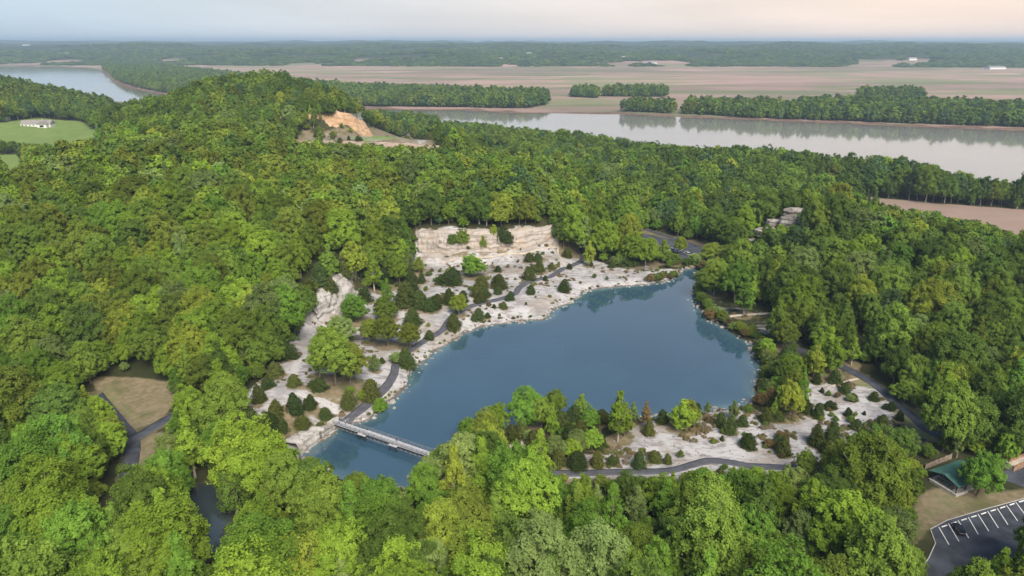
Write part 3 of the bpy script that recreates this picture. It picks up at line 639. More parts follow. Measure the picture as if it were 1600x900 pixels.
LIB = {}                                                      # kind -> list of (near tree, middle tree, far tree)
HR, RR_ = 18.0, 6.6
LIB['round'] = []
for i in range(9):
    h_ = HR * rng.uniform(.9, 1.1); r_ = RR_ * rng.uniform(.85, 1.15); b_ = h_ * rng.uniform(.16, .3); pale = i % 4 == 1
    LIB['round'].append((make_tree(100 + i, 'round', h_, r_, b_, 92 + 5 * (i % 4), 235, .39, pale), make_tree(100 + i, 'round', h_, r_, b_, 64, 52, .88, pale), make_tree(200 + i, 'round', h_, r_, b_ * .4, 26, 34, 1.7, pale)))
LIB['slender'] = []
for i in range(6):
    h_ = 17 * rng.uniform(.92, 1.08); r_ = 3.9 * rng.uniform(.85, 1.15); b_ = h_ * rng.uniform(.14, .26); pale = i % 2 == 0
    LIB['slender'].append((make_tree(300 + i, 'slender', h_, r_, b_, 36, 230, .37, pale), make_tree(300 + i, 'slender', h_, r_, b_, 26, 62, .78, pale), make_tree(400 + i, 'slender', h_, r_, b_ * .4, 16, 34, 1.4, pale)))
LIB['cedar'] = []
for i in range(6):
    h_ = 6.0; r_ = 2.05 * (.85 + .1 * i)
    LIB['cedar'].append((make_cedar(500 + i, h_, r_, 5200, .27), make_cedar(500 + i, h_, r_, 1500, .5), make_cedar(500 + i, h_, r_, 500, .9)))
REFH = {'round': HR, 'slender': 17.0, 'cedar': 6.0}; REFR = {'round': RR_, 'slender': 3.9, 'cedar': 2.2}
MATK = {'round': M_LEAF, 'slender': M_LEAF, 'cedar': M_NEEDLE}
LIBCOL = bpy.data.collections.new('tree_library')             # sources for the forest masses, not in the scene
LIBIDX = {}; NEAR = {}
n_ = 0
for kd in ('round', 'slender', 'cedar'):
    for i, T3 in enumerate(LIB[kd]):
        NEAR[kd, i] = (crown_mesh('crown', T3[0], MATK[kd]), mesh_np('trunk', T3[0][1][0], T3[0][1][1], [M_PALEBARK if T3[0][2] else M_BARK], True))
        for l, T in enumerate(T3):
            o = bpy.data.objects.new('tree_source_%03d' % n_, whole_mesh('tree_source', T, MATK[kd])); LIBCOL.objects.link(o); LIBIDX[kd, i, l] = n_; n_ += 1

# ------------------------------------------------------------------ trees: where they stand
# parts of the view that the photograph shows open (no crown may stand in front of them)
CLEAR = [np.array(p, float) for p in [
 [(478,716),(520,676),(528,662),(575,650),(640,590),(700,535),(800,500),(900,455),(1050,440),(1065,415),(1095,420),(1085,480),(1180,540),(1182,600),(1180,630),(1100,640),(1000,650),(900,640),(780,650),(722,665),(690,695),(660,712),(640,738),(600,745),(550,735)],
 [(430,692),(390,660),(440,590),(470,545),(520,560),(600,560),(700,500),(780,445),(880,415),(1060,415),(1050,438),(900,460),(800,505),(700,540),(640,600),(600,640),(528,665),(470,705)],
 [(640,400),(700,395),(880,385),(900,410),(880,440),(760,470),(690,520),(640,510),(690,440)],
 [(662,350),(880,344),(872,386),(660,390)],
 [(496,505),(498,470),(515,440),(546,400),(558,412),(560,455),(545,488)],
 [(850,728),(880,705),(960,700),(990,650),(1090,645),(1180,650),(1260,610),(1330,600),(1400,650),(1350,680),(1250,700),(1240,738),(1080,735),(1000,742),(860,745)],
 [(150,595),(280,600),(270,635),(250,668),(235,700),(215,735),(192,735),(190,690),(170,650)],
 [(288,775),(335,762),(358,800),(356,855),(340,866),(298,866)],
 [(1440,895),(1455,870),(1455,830),(1520,800),(1600,782),(1600,815),(1530,845),(1520,870),(1500,900)],
 [(1448,728),(1500,715),(1600,710),(1600,778),(1530,796),(1455,826),(1450,770)],
 [(1390,618),(1480,680),(1440,684),(1395,645)],
 [(985,356),(1100,372),(1150,398),(1080,405),(1000,385)],
 [(680,172),(860,180),(1000,180),(1300,195),(1600,208),(1600,250),(1590,285),(1540,280),(1400,245),(1300,240),(1200,230),(1090,232),(1000,222),(900,204),(830,202),(760,192),(690,190)],
 [(0,106),(150,110),(170,128),(280,150),(200,148),(120,140),(0,116)],
 [(0,194),(30,198),(30,182),(90,182),(95,196),(150,202),(175,210),(120,226),(55,226),(0,220)], [(0,244),(38,240),(40,258),(0,275)],
 [(440,193),(470,187),(500,180),(540,166),(562,168),(578,205),(540,208),(520,200),(445,198)], [(450,208),(560,206),(650,205),(705,232),(640,230),(560,226),(455,222)],
 [(1405,530),(1430,530),(1450,545),(1472,548),(1472,560),(1445,556)], [(1282,448),(1305,445),(1308,462),(1285,465)], [(1214,495),(1226,495),(1232,522),(1222,522)], [(1330,578),(1345,582),(1378,606),(1366,606)],
 [(1330,308),(1600,328),(1600,368),(1540,350),(1400,325)],
 [(1188,352),(1195,336),(1230,320),(1295,330),(1294,352)],
]]
def blocked(u, v_):
    for c in CLEAR:
        if inside(c, np.array(u), np.array(v_)).any(): return True
    return False
EXCL = [LAKE, W_OPEN, E_OPEN, E_PATCH, MEADOW, MEADOW2, POND, LOT, LOT2, UPLOT, LAWN, L_LAWN, L_LAWN2, L_LAWN3, FIELD_R, TERR, np.array([(166 + 27 * math.cos(a), 390 + 12 * math.sin(a)) for a in np.linspace(0, 6.1, 16)])]
def poisson(x0, x1, y0, y1, d, r):
    step = d * .9; gx, gy = np.meshgrid(np.arange(x0, x1, step), np.arange(y0, y1, step)); gx[1::2] += step / 2
    return np.stack([(gx + r.uniform(-.42, .42, gx.shape) * step).ravel(), (gy + r.uniform(-.42, .42, gy.shape) * step).ravel()], 1)
def in_view(x, y, m=140):
    u, v_, s = Q(x, y, 10.0); return (y > 70) & (u > -m) & (u < 1600 + m)

TONES = {'mid green': (.150, .228, .040), 'lime green': (.185, .285, .038), 'dark green': (.104, .170, .036), 'olive green': (.160, .205, .036),
         'pale grey-green': (.175, .245, .080), 'bright green': (.130, .240, .038), 'yellow-green': (.235, .295, .045), 'dull russet': (.190, .140, .070), 'deep cedar green': (.050, .074, .024), 'olive cedar green': (.078, .094, .028), 'blue-green': (.084, .150, .060)}
def jit():
    b = rng.uniform(.72, 1.30); h_ = rng.normal() * .03
    return np.array([b * (1 + h_), b, b * (1 - h_)])
TREES = []                                                    # dicts: x y z h w kind var tone rot
def add_tree(x, y, h, w, kind, tone, var=None, z=None):
    TREES.append(dict(x=float(x), y=float(y), z=float(zt(x, y)) if z is None else z, h=h, w=w, kind=kind, tone=tone, var=int(rng.integers(len(LIB[kind]))) if var is None else var, rot=rng.random() * 6.283, j=jit()))
_ts = ['mid green', 'lime green', 'dark green', 'olive green', 'pale grey-green', 'bright green', 'yellow-green', 'blue-green']
def tone_at(x, y):
    n = float(fbm(np.array(x / 55 + 50), np.array(y / 55 + 20), 3)); u, v_, _ = Q(x, y, 20)
    if x < -70 and y > 235 and y < 620: pr = [.24, .16, .14, .22, .08, .04, .12, 0]       # warm left hillside
    elif y < 235: pr = [.28, .24, .10, .06, .12, .16, .04, 0]                               # near belt
    elif y > 520 and x > 60: pr = [.30, .05, .40, .05, .02, .02, .01, .15]                  # river bottom
    elif y > 640: pr = [.34, .04, .38, .12, .02, .02, .02, .06]
    elif x > 100: pr = [.30, .17, .26, .06, .06, .05, .06, .04]
    else: pr = [.34, .14, .20, .10, .04, .08, .06, .04]
    pr = np.array(pr); pr[[2, 7]] *= 2.4 * (1 - n) ; pr[[1, 6]] *= 2.4 * n; pr /= pr.sum()
    return _ts[rng.choice(8, p=pr)]

# hand-placed trees of the open ground: foot in the photograph, crown height and width there
def at_px(u, v_, hp, wp, kind, tone):
    x, y, z = G(u, v_); s = Q(x, y, z + 3)[2]
    el = math.atan2(CAMZ - z, y); h = hp / s / math.cos(el) * (.98 if kind != 'cedar' else 1.0) - (wp / s * .25 * math.sin(el) if kind == 'cedar' else 0)
    add_tree(x, y, max(h, .8), wp / s / 2, kind, tone)
CED = [(827,408,16),(840,407,14),(843,424,20),(833,425,13),(824,436,17),(862,420,9),(889,420,9),(852,438,8),(778,424,10),(829,459,14),(798,468,15),(787,482,13),(778,459,14),(780,450,24),(752,448,20),(744,463,18),(757,463,18),(752,470,16),(748,498,18),(762,496,9),(772,481,7),(822,476,5),(882,454,18),(702,474,26),(724,471,18),(708,444,27),(690,443,18),(659,441,17),(658,480,30),(678,483,24),(684,474,17),(644,464,30),(709,512,24),(786,390,25),(780,391,20),(842,376,12),(885,402,16),(956,418,10),(924,416,8),(671,530,15),(634,571,28),(597,567,9),(582,604,14),(645,507,30),(634,477,38),(655,480,30),(672,484,22),(517,457,25),(500,445,35),(482,460,28),(522,425,30),(537,434,28),(460,602,20),(447,560,28),(500,609,22),(546,635,28),(580,622,30),(486,638,22),(508,653,18),(460,645,32),(432,650,28),(472,666,20),(442,674,22),(420,670,30),(394,672,38),(410,700,24),(418,606,18),(404,628,30),(430,588,28),(502,668,10),(872,728,30),(900,730,26),(932,728,26),(956,726,18),(940,702,22),(834,698,30),(800,690,30),(770,684,26),(790,655,20),(890,694,34),(876,672,34),(898,662,34),(906,680,26),(940,660,22),(928,678,18),(998,729,26),(1021,720,18),(1042,724,18),(1014,678,25),(1034,661,22),(1088,648,22),(1140,676,28),(1126,664,20),(1160,664,18),(1170,699,22),(1224,710,30),(1216,696,20),(1124,752,22),(1188,756,22),(1196,659,26),(1214,656,18),(1128,688,8),(1258,644,22),(1278,652,24),(1296,638,14),(1274,694,34),(1300,686,28),(1292,708,20),(1324,650,14),(1338,670,17),(1348,681,14),(1377,674,26),(1392,640,14),(1404,656,16),(1480,670,20),(1332,626,13),(1276,599,18),(1304,598,22),(1284,613,8),(1350,648,7),(745,700,24),(760,705,22),(850,705,26),(815,680,26),(860,660,26),(920,700,20),(975,415,20),(600,440,26),(640,440,20),(1240,600,24),(1215,575,24),(1195,610,22),(1190,560,20),(1205,640,24),(1230,560,24),(1250,580,26),(1320,612,16),(1365,625,16),(560,430,24),(572,470,22),(548,500,20),(532,223,9),(545,219,8),(494,214,10),(503,215,9),(520,217,8),(560,220,8),(578,221,8),(605,218,6),(636,224,12),(656,226,20),(672,232,24),(684,236,18),(463,216,6),(616,222,5)]
for (u, v_, h) in CED: at_px(u, v_, h * rng.uniform(.9, 1.08), h * rng.uniform(.85, 1.25) if h < 24 else h * rng.uniform(.75, 1.05), 'cedar', 'olive cedar green' if rng.random() < .45 else 'deep cedar green')
for (u, v_, h, w, k_, tn) in [(717,492,32,26,'round','yellow-green'),(740,432,36,38,'round','bright green'),(755,398,24,14,'slender','lime green'),(722,396,26,20,'round','mid green'),(708,398,20,18,'round','dark green'),(772,391,22,20,'slender','yellow-green'),
 (578,536,36,34,'round','olive green'),(606,541,46,46,'round','olive green'),(640,544,38,34,'round','olive green'),(524,603,78,72,'round','mid green'),(500,590,60,26,'slender','yellow-green'),(548,598,64,54,'round','olive green'),(512,560,44,44,'round','lime green'),(535,535,40,40,'round','pale grey-green'),(622,566,14,22,'round','pale grey-green'),(586,580,26,20,'slender','pale grey-green'),(595,645,22,24,'round','bright green'),(565,625,14,14,'round','lime green'),
 (556,502,40,36,'round','bright green'),(602,502,36,34,'round','mid green'),(606,476,40,22,'slender','bright green'),(585,455,56,30,'slender','lime green'),(624,446,44,32,'round','lime green'),(612,428,36,30,'round','mid green'),(640,425,36,22,'slender','pale grey-green'),(580,425,40,30,'round','mid green'),(655,425,24,20,'slender','olive green'),
 (903,392,74,52,'round','lime green'),(880,388,44,36,'round','dark green'),(932,394,72,44,'round','lime green'),(915,400,60,36,'slender','pale grey-green'),(920,416,44,20,'slender','yellow-green'),(966,384,42,28,'round','bright green'),(990,414,48,38,'round','lime green'),(1008,416,44,40,'round','lime green'),(1036,410,36,24,'slender','mid green'),(1062,398,28,22,'round','yellow-green'),(1110,408,28,34,'round','yellow-green'),(1085,412,16,26,'round','pale grey-green'),(1050,412,14,26,'round','mid green'),(1128,410,24,34,'round','olive green'),(1140,425,44,40,'round','mid green'),(1115,460,50,40,'round','mid green'),(1118,440,40,22,'slender','yellow-green'),(960,400,18,22,'round','dark green'),
 (820,668,58,50,'round','bright green'),(845,672,50,36,'round','mid green'),(862,690,56,26,'slender','lime green'),(868,655,42,34,'round','mid green'),(908,655,42,30,'slender','mid green'),(965,690,72,40,'slender','lime green'),(975,682,52,28,'slender','olive green'),(922,672,32,28,'round','bright green'),(775,676,40,34,'round','lime green'),(734,694,36,30,'round','bright green'),(755,690,44,38,'round','olive green'),(1008,668,44,18,'slender','dull russet'),(988,662,34,18,'slender','pale grey-green'),(1064,672,50,44,'slender','lime green'),(1075,668,38,34,'round','olive green'),(1145,655,28,20,'slender','pale grey-green'),(1232,655,52,40,'round','yellow-green'),(1208,655,32,14,'slender','lime green'),(1250,640,56,26,'slender','bright green'),(1162,492,48,36,'slender','bright green'),(1526,774,58,54,'round','bright green'),(1240,625,40,34,'round','olive green'),(1270,590,56,34,'slender','yellow-green'),(1300,585,62,34,'slender','lime green'),(1225,545,44,36,'round','olive green'),(1105,648,20,14,'slender','pale grey-green'),(1160,760,24,22,'round','mid green'),(1330,570,40,24,'slender','lime green'),(600,210,12,18,'round','mid green'),(576,207,9,13,'round','olive green'),(548,207,8,9,'slender','yellow-green'),(520,206,8,12,'round','olive green'),(535,206,8,8,'slender','lime green'),(500,208,9,12,'round','olive green'),(480,208,8,11,'round','yellow-green'),(670,228,28,26,'round','dark green')]:
    at_px(u, v_, h, w, k_, tn)
n_hand = len(TREES)
for t_ in TREES:                                              # needle litter and dry grass round each foot
    i0, i1 = np.searchsorted(XS, (t_['x'] - 9, t_['x'] + 9)); j0, j1 = np.searchsorted(YS, (t_['y'] - 9, t_['y'] + 9))
    q = np.hypot(GX[j0:j1, i0:i1] - t_['x'], GY[j0:j1, i0:i1] - t_['y']); m = sstep(t_['w'] * 1.3 + 1.6, t_['w'] * .6, q)
    ROCK[j0:j1, i0:i1] *= 1 - .72 * m; DRYG[j0:j1, i0:i1] = np.maximum(DRYG[j0:j1, i0:i1], .95 * m)
fattr(GROUND_ME, 'cover_a', np.stack([ROCK.ravel(), GRASS.ravel(), DRYG.ravel(), np.ones(GX.size)], -1).astype(np.float32), 'FLOAT_COLOR')
hp = np.array([(t_['x'], t_['y'], t_['w']) for t_ in TREES])
# woods on the near side of the river
cand = poisson(-1250, 560, 82, 1320, 8.7, rng)
ok = in_view(cand[:, 0], cand[:, 1]); cand = cand[ok]
ok = np.ones(len(cand), bool)
for pl in EXCL: ok &= ~inside(pl, cand[:, 0], cand[:, 1])
ok &= sdist(RIVER, cand[:, 0], cand[:, 1]) < -16
for nm, pl, w, mt, lb in PATHS: ok &= dist_line(pl[::2], cand[:, 0], cand[:, 1]) > w / 2 + 2.6
ok &= dist_line(LAKE, cand[:, 0], cand[:, 1], True) > 4.5
ok &= np.hypot(cand[:, 0] - PAVC[0], cand[:, 1] - PAVC[1]) > 11
cand = cand[ok]
def fit(x, y, z, h, w, kind):
    for k_ in (1, .8, .62, .46, .32):
        H_, W_ = h * k_, w * k_
        u, v_, s = Q(x, y, z + H_); r = W_ * s; r2 = min(r * .85, H_ * s * .45)
        uu = [u, u, u - r * .8, u + r * .8, u - r * .55, u + r * .55]; vv = [v_ + 1, v_ + r2, v_ + r2, v_ + r2, v_ + r2 * .4, v_ + r2 * .4]
        if not blocked(uu, vv): return k_
    return 0
for x, y in cand:
    z = float(zt(x, y)); slender = rng.random() < (.36 if y < 235 else .28 if x < 60 else .34)
    kind = 'slender' if slender else 'round'; k_ = rng.uniform(.54, 1.30)
    if y > 560 and x > 150: k_ *= 1.28                        # tall bottomland cottonwoods
    if y < 170: k_ *= 1.05
    if 168 < y < 208 and -28 < x < 28:                        # low growth on the peninsula
        k_ *= .62; kind = 'slender' if rng.random() < .45 else kind
    if y > 640 and x < 0: k_ *= .92
    h, w = REFH[kind] * k_, REFR[kind] * k_ * rng.uniform(.85, 1.1)
    dd = np.hypot(hp[:, 0] - x, hp[:, 1] - y)
    if (dd < hp[:, 2] + w * .35).any(): continue
    f_ = fit(x, y, z, h, w, kind)
    if f_ < .3: continue
    add_tree(x, y, h * f_, w * f_ ** .9, kind, tone_at(x, y), z=z)
# young growth and shrubs between them where the ground would show
c2 = poisson(-330, 330, 90, 470, 6.5, rng); c2 = c2[in_view(c2[:, 0], c2[:, 1])]
ok = rng.random(len(c2)) < .55
for pl in EXCL: ok &= ~inside(pl, c2[:, 0], c2[:, 1])
for nm, pl, w, mt, lb in PATHS: ok &= dist_line(pl[::2], c2[:, 0], c2[:, 1]) > w / 2 + 2.0
ok &= dist_line(LAKE, c2[:, 0], c2[:, 1], True) > 2.5
ok &= np.hypot(c2[:, 0] - PAVC[0], c2[:, 1] - PAVC[1]) > 9
UNDER = []
for x, y in c2[ok]:
    z = float(zt(x, y)); h = rng.uniform(3, 7.5); w = h * rng.uniform(.42, .6); f_ = fit(x, y, z, h, w, 'round')
    if f_ >= .6: UNDER.append(dict(x=x, y=y, z=z, h=h * f_, w=w * f_, kind='round', tone=tone_at(x, y), var=int(rng.integers(9)), rot=rng.random() * 6.28, j=jit()))

for a, b in zip(LAKE, np.roll(LAKE, -1, 0)):
    n = np.hypot(*(b - a)); ea = (a[0] > 82 or (a[0] > 40 and a[1] > 340))
    for _ in range(int(n * (.75 if ea else .22)) + 1):
        q = a + (b - a) * rng.random(); c0_ = LAKE.mean(0); o_ = (q - c0_) / np.linalg.norm(q - c0_); q = q + o_ * rng.uniform(.5, 5.5 if ea else 2.2)
        h = rng.uniform(1.2, 4.2) if ea else rng.uniform(.5, 1.3)
        if float(zt(*q)) > .15 and dist_line(PATHS[0][1][::3], q[0], q[1]) > 2.5: UNDER.append(dict(x=q[0], y=q[1], z=float(zt(*q)) - .1, h=h, w=h * rng.uniform(.5, .8), kind='round' if rng.random() < .7 else 'slender', tone=['olive green', 'mid green', 'dark green', 'dull russet', 'pale grey-green'][rng.integers(5)], var=int(rng.integers(6)), rot=rng.random() * 6.28, j=jit() * .85))
for pl, n in ((W_OPEN, 330), (E_OPEN, 170)):
    for q in rng.uniform(pl.min(0), pl.max(0), (n, 2)):
        if not inside(pl, q[0], q[1]) or sdist(LAKE, q[0], q[1]) > -4 or min(dist_line(p_[1][::3], q[0], q[1]) for p_ in PATHS) < 3 or fbm(q[0] / 16 + 5, q[1] / 16, 2) < .34: continue
        h = rng.uniform(.7, 2.6); UNDER.append(dict(x=q[0], y=q[1], z=float(zt(*q)) - .1, h=h, w=h * rng.uniform(.45, .8), kind='round' if rng.random() < .75 else 'slender', tone=['olive green', 'mid green', 'yellow-green', 'dull russet', 'pale grey-green', 'dark green'][rng.integers(6)], var=int(rng.integers(6)), rot=rng.random() * 6.28, j=jit() * .85))
# which single trees show largest: paint crowns far to near
W4, H4 = 800, 450
buf = np.full((H4, W4), -1, int)
order = sorted(range(len(TREES)), key=lambda i: -TREES[i]['y'])
for i in order:
    t_ = TREES[i]; u, v_, s = Q(t_['x'], t_['y'], t_['z'] + t_['h'] * .6); u, v_, s = u / 2, v_ / 2, s / 2
    rx, ry = t_['w'] * s, t_['h'] * s * .42
    x0, x1, y0, y1 = int(max(0, u - rx)), int(min(W4, u + rx + 1)), int(max(0, v_ - ry)), int(min(H4, v_ + ry + 1))
    if x0 >= x1 or y0 >= y1: continue
    yy, xx = np.mgrid[y0:y1, x0:x1]; buf[y0:y1, x0:x1][((xx - u) / max(rx, .5)) ** 2 + ((yy - v_) / max(ry, .5)) ** 2 <= 1] = i
cnt = np.bincount(buf[buf >= 0], minlength=len(TREES))
single = set()
for kd in ('round', 'slender', 'cedar'):
    ids = [i for i in range(len(TREES)) if TREES[i]['kind'] == kd and cnt[i] > (6 if kd != 'cedar' else 0)]
    ids.sort(key=lambda i: -cnt[i] - (1e6 if i < n_hand else 0)); single |= set(ids[:295])

# ------------------------------------------------------------------ trees: single ones, each with trunk and crown
MARKS = [('footbridge', 600, 690), ('green roofed shelter', 1495, 745), ('dark parked car', 1498, 828), ('small dark pond', 325, 810), ('road fork', 205, 690), ('dry meadow', 215, 620), ('long buff quarry face', 770, 368),
         ('pale grey quarry face', 525, 455), ('orange clay bluff', 540, 182), ('far parking lot', 1040, 385), ('grey rock outcrop', 1240, 338), ('woodland lane bend', 1450, 668), ('sandy east spit', 1140, 497), ('lakeside trail bend', 618, 580),
         ('peninsula trail curve', 1110, 722), ('brown river field', 1450, 335), ('white house lawn', 90, 205), ('lake head', 1075, 425), ('west shore ledge', 860, 492), ('campground road bend', 1418, 535), ('white rock slab', 1310, 640), ('high terrace', 600, 222), ('bottom edge middle', 800, 895), ('bottom left corner', 40, 880), ('left picture edge', 10, 480), ('right picture edge', 1590, 520), ('bottom edge before the car lot', 1250, 880), ('left hillside middle', 300, 400), ('right woods middle', 1400, 430), ('far woods middle', 850, 280)]
SHAPE = {'round': 'spreading', 'slender': 'slender', 'cedar': 'conical'}
NAMES = {'round': ('broadleaf_tree', 'tree'), 'slender': ('slender_tree', 'tree'), 'cedar': ('cedar_tree', 'cedar')}
buckets = {}
for i in sorted(single):
    t_ = TREES[i]; u, v_, s = Q(t_['x'], t_['y'], t_['z'] + t_['h'] * .55)
    m_ = min(MARKS, key=lambda q: (q[1] - u) ** 2 + ((q[2] - v_) * 1.25) ** 2); du, dv = u - m_[1], (v_ - m_[2]) * 1.25
    dr = ('right of' if du > 0 else 'left of') if abs(du) > abs(dv) else ('below' if dv > 0 else 'above')
    buckets.setdefault((t_['tone'], t_['kind'], dr, m_[0]), []).append((math.hypot(du, dv), i))
def ordinal(n): return ORD[n] if n < len(ORD) else f'{n + 1}th'
LABEL = {}
for (tone, kd, dr, mk), L in buckets.items():
    L.sort()
    for n, (_d, i) in enumerate(L):
        w_ = 'cedar' if kd == 'cedar' else 'tree'
        tn = tone.replace(' cedar', '')
        lb = f'{tn} {SHAPE[kd]} {w_} {dr} the {mk}'
        if len(L) > 1: lb += f', {ordinal(n)} closest' if n else ', closest'
        LABEL[i] = lb
def tcol(t_): return [float(a * b) for a, b in zip(TONES[t_['tone']], t_['j'])]
for i in sorted(single):
    t_ = TREES[i]; kd = t_['kind']; cm_, tm_ = NEAR[kd, t_['var']]
    nm, ct = NAMES[kd]
    root = empty(nm, (t_['x'], t_['y'], t_['z']), t_['rot'], label=LABEL[i], category=ct, group={'round': 'broadleaf trees of the woods', 'slender': 'slender upright trees', 'cedar': 'cedars on the white rock'}[kd])
    root.scale = (t_['w'] / REFR[kd], t_['w'] / REFR[kd], t_['h'] / REFH[kd])
    put('trunk', tm_, root); c_ = put('crown', cm_, root); c_['tint'] = tcol(t_)

for k_, (u, v_, hp_, lb) in enumerate([(1440,522,48,'bare pale dead tree above the campground road bend'),(412,520,52,'bare dead tree on the left hillside beside the pale quarry face'),(738,420,26,'thin bare tree among shrubs under the long buff quarry face'),(268,738,46,'bare grey dead tree between road fork and pond'),(880,880,60,'bare dead branches rising from the bottom edge woods'),(1290,430,34,'bare grey tree in the woods below the rock outcrop')]):
    x, y, z = G(u, v_); h = hp_ / Q(x, y, z + 6)[2]; r = np.random.default_rng(70 + k_); root = empty('dead_tree', (x, y, z), 0, label=lb, category='dead tree', group='dead trees')
    tv, tf = tube([(0, 0, -.5), (.1, 0, h * .35), (-.15, .1, h * .7), (.1, .2, h)], [h * .022, h * .017, h * .010, h * .003], 7); put('trunk', mesh_np('trunk', np.array([tuple(p) for p in tv]), np.array(tf), [M_PALEBARK], True), root)
    for b_ in range(11):
        z0 = h * r.uniform(.35, .92); an = r.random() * 6.28; L_ = h * r.uniform(.16, .36) * (1.25 - z0 / h * .7); d = Vector((math.cos(an), math.sin(an), r.uniform(.35, .9))); m1 = Vector((0, 0, z0)) + d * L_ * .5; m2 = m1 + (d + Vector(r.normal(size=3) * .3)) * L_ * .5
        A, B = tube([(0, 0, z0), m1, m2], [h * .008, h * .005, h * .0018], 5); A2, B2 = tube([m1, m1 + (d + Vector(r.normal(size=3) * .6)) * L_ * .45], [h * .004, h * .0012], 5)
        put('branch', mesh_np('branch', np.array([tuple(p) for p in A + A2]), np.array(B + [tuple(i + len(A) for i in g) for g in B2]), [M_PALEBARK], True), root)
# ------------------------------------------------------------------ trees: the masses behind and between
def gn_instancer(name, col):
    ng = bpy.data.node_groups.new(name, 'GeometryNodeTree')
    ng.interface.new_socket('Geometry', in_out='INPUT', socket_type='NodeSocketGeometry'); ng.interface.new_socket('Geometry', in_out='OUTPUT', socket_type='NodeSocketGeometry')
    N, L = ng.nodes, ng.links; gi, go = N.new('NodeGroupInput'), N.new('NodeGroupOutput')
    ci = N.new('GeometryNodeCollectionInfo'); ci.inputs['Collection'].default_value = col; ci.inputs['Separate Children'].default_value = True; ci.inputs['Reset Children'].default_value = True
    ip = N.new('GeometryNodeInstanceOnPoints'); ip.inputs['Pick Instance'].default_value = True
    def na(n, ty):
        a = N.new('GeometryNodeInputNamedAttribute'); a.data_type = ty; a.inputs['Name'].default_value = n; return a.outputs['Attribute']
    L.new(gi.outputs[0], ip.inputs['Points']); L.new(ci.outputs[0], ip.inputs['Instance']); L.new(na('pick', 'INT'), ip.inputs['Instance Index'])
    er = N.new('FunctionNodeEulerToRotation'); L.new(na('turn', 'FLOAT_VECTOR'), er.inputs[0]); L.new(er.outputs[0], ip.inputs['Rotation']); L.new(na('size', 'FLOAT_VECTOR'), ip.inputs['Scale'])
    L.new(ip.outputs[0], go.inputs[0]); return ng
GN_TREES = gn_instancer('tree_mass', LIBCOL)
def mass(name, pos, pick, turn, size, tint, label, cat, ng=None):
    if not len(pos): return
    me = bpy.data.meshes.new(name); me.vertices.add(len(pos)); me.vertices.foreach_set('co', np.asarray(pos, np.float32).ravel())
    fattr(me, 'pick', np.asarray(pick, np.int32), 'INT'); fattr(me, 'turn', np.asarray(turn, np.float32), 'FLOAT_VECTOR')
    fattr(me, 'size', np.asarray(size, np.float32), 'FLOAT_VECTOR'); fattr(me, 'tint', np.asarray(tint, np.float32), 'FLOAT_VECTOR')
    o = put(name, me, kind='stuff', label=label, category=cat); md = o.modifiers.new('instances', 'NODES'); md.node_group = ng or GN_TREES; return o
def tree_mass(name, L, label, cat='woods'):
    def lod(t_): return 0 if t_['y'] < 330 else (1 if t_['y'] < 1000 else 2)
    mass(name, [(t_['x'], t_['y'], t_['z']) for t_ in L], [LIBIDX[t_['kind'], t_['var'], t_.get('lod', lod(t_))] for t_ in L], [(0, 0, t_['rot']) for t_ in L],
         [(t_['w'] / REFR[t_['kind']], t_['w'] / REFR[t_['kind']], t_['h'] / REFH[t_['kind']]) for t_ in L], [tcol(t_) for t_ in L], label, cat)
rest = [TREES[i] for i in range(len(TREES)) if i not in single]
tree_mass('forest', rest, 'dense green forest covering the hills around the lake')
tree_mass('undergrowth', UNDER, 'low shrubs and saplings filling gaps in the woods', 'undergrowth')
# far bank woods and the hills beyond
def far_wood(polys, z, d, hh, name, label, tones):
    L = []
    for poly_px in polys:
        pl = PL(poly_px, z); (x0, y0), (x1, y1) = pl.min(0), pl.max(0)
        c = poisson(x0, x1, y0, y1, d, rng); c = c[inside(pl, c[:, 0], c[:, 1])]
        c = c[sdist(RIVER, c[:, 0], c[:, 1]) < -24]
        for x, y in c:
            k_ = rng.uniform(.8, 1.15) * hh / HR; kd = 'slender' if rng.random() < .3 else 'round'
            L.append(dict(x=x, y=y, z=float(zt(x, y)), h=REFH[kd] * k_, w=REFR[kd] * k_ * (1 if kd == 'round' else 1.4) * d / 10, kind=kd, var=int(rng.integers(len(LIB[kd]))), rot=rng.random() * 6.28, tone=tones[rng.integers(len(tones))], lod=2, j=jit()))
    tree_mass(name, L, label)
DT = ['mid green', 'dark green', 'dark green', 'mid green', 'olive green', 'blue-green']
far_wood([[(280,151),(420,159),(560,167),(700,168),(820,170),(856,164),(850,152),(780,150),(700,147),(600,144),(500,138),(420,128),(300,113),(240,107),(165,104),(160,112),(172,124),(205,137)]], -13, 11, 23, 'far_bank_woods', 'long belt of riverbank trees across the water at left', DT)
far_wood([[(893,152),(935,154),(935,148),(895,147)], [(940,151),(1040,152),(1040,146),(985,146),(945,147)]], -13, 10, 23, 'field_copse_woods', 'dark copse standing alone in the brown river field', DT)
far_wood([[(975,175),(1050,178),(1052,173),(985,171)], [(1065,179),(1200,185),(1300,190),(1400,193),(1600,200),(1900,215),(1900,190),(1600,177),(1450,171),(1330,168),(1255,171),(1240,178),(1180,173),(1080,172)], [(1340,156),(1440,158),(1440,152),(1350,151)]], -13, 10.5, 25, 'far_bank_woods', 'tall riverbank trees across the water at right', DT)
fl = [(x, y) for x, y in poisson(-3600, 3600, 3500, 6800, 34, rng)]
fl = np.array(fl); zz_ = zt(fl[:, 0], fl[:, 1]); ok = (zz_ > PLAIN + 3) & (np.abs(fl[:, 0]) < fl[:, 1] * .78) & (fbm(fl[:, 0] / 300, fl[:, 1] / 300, 3) > .36)
fl, zz_ = fl[ok], zz_[ok]
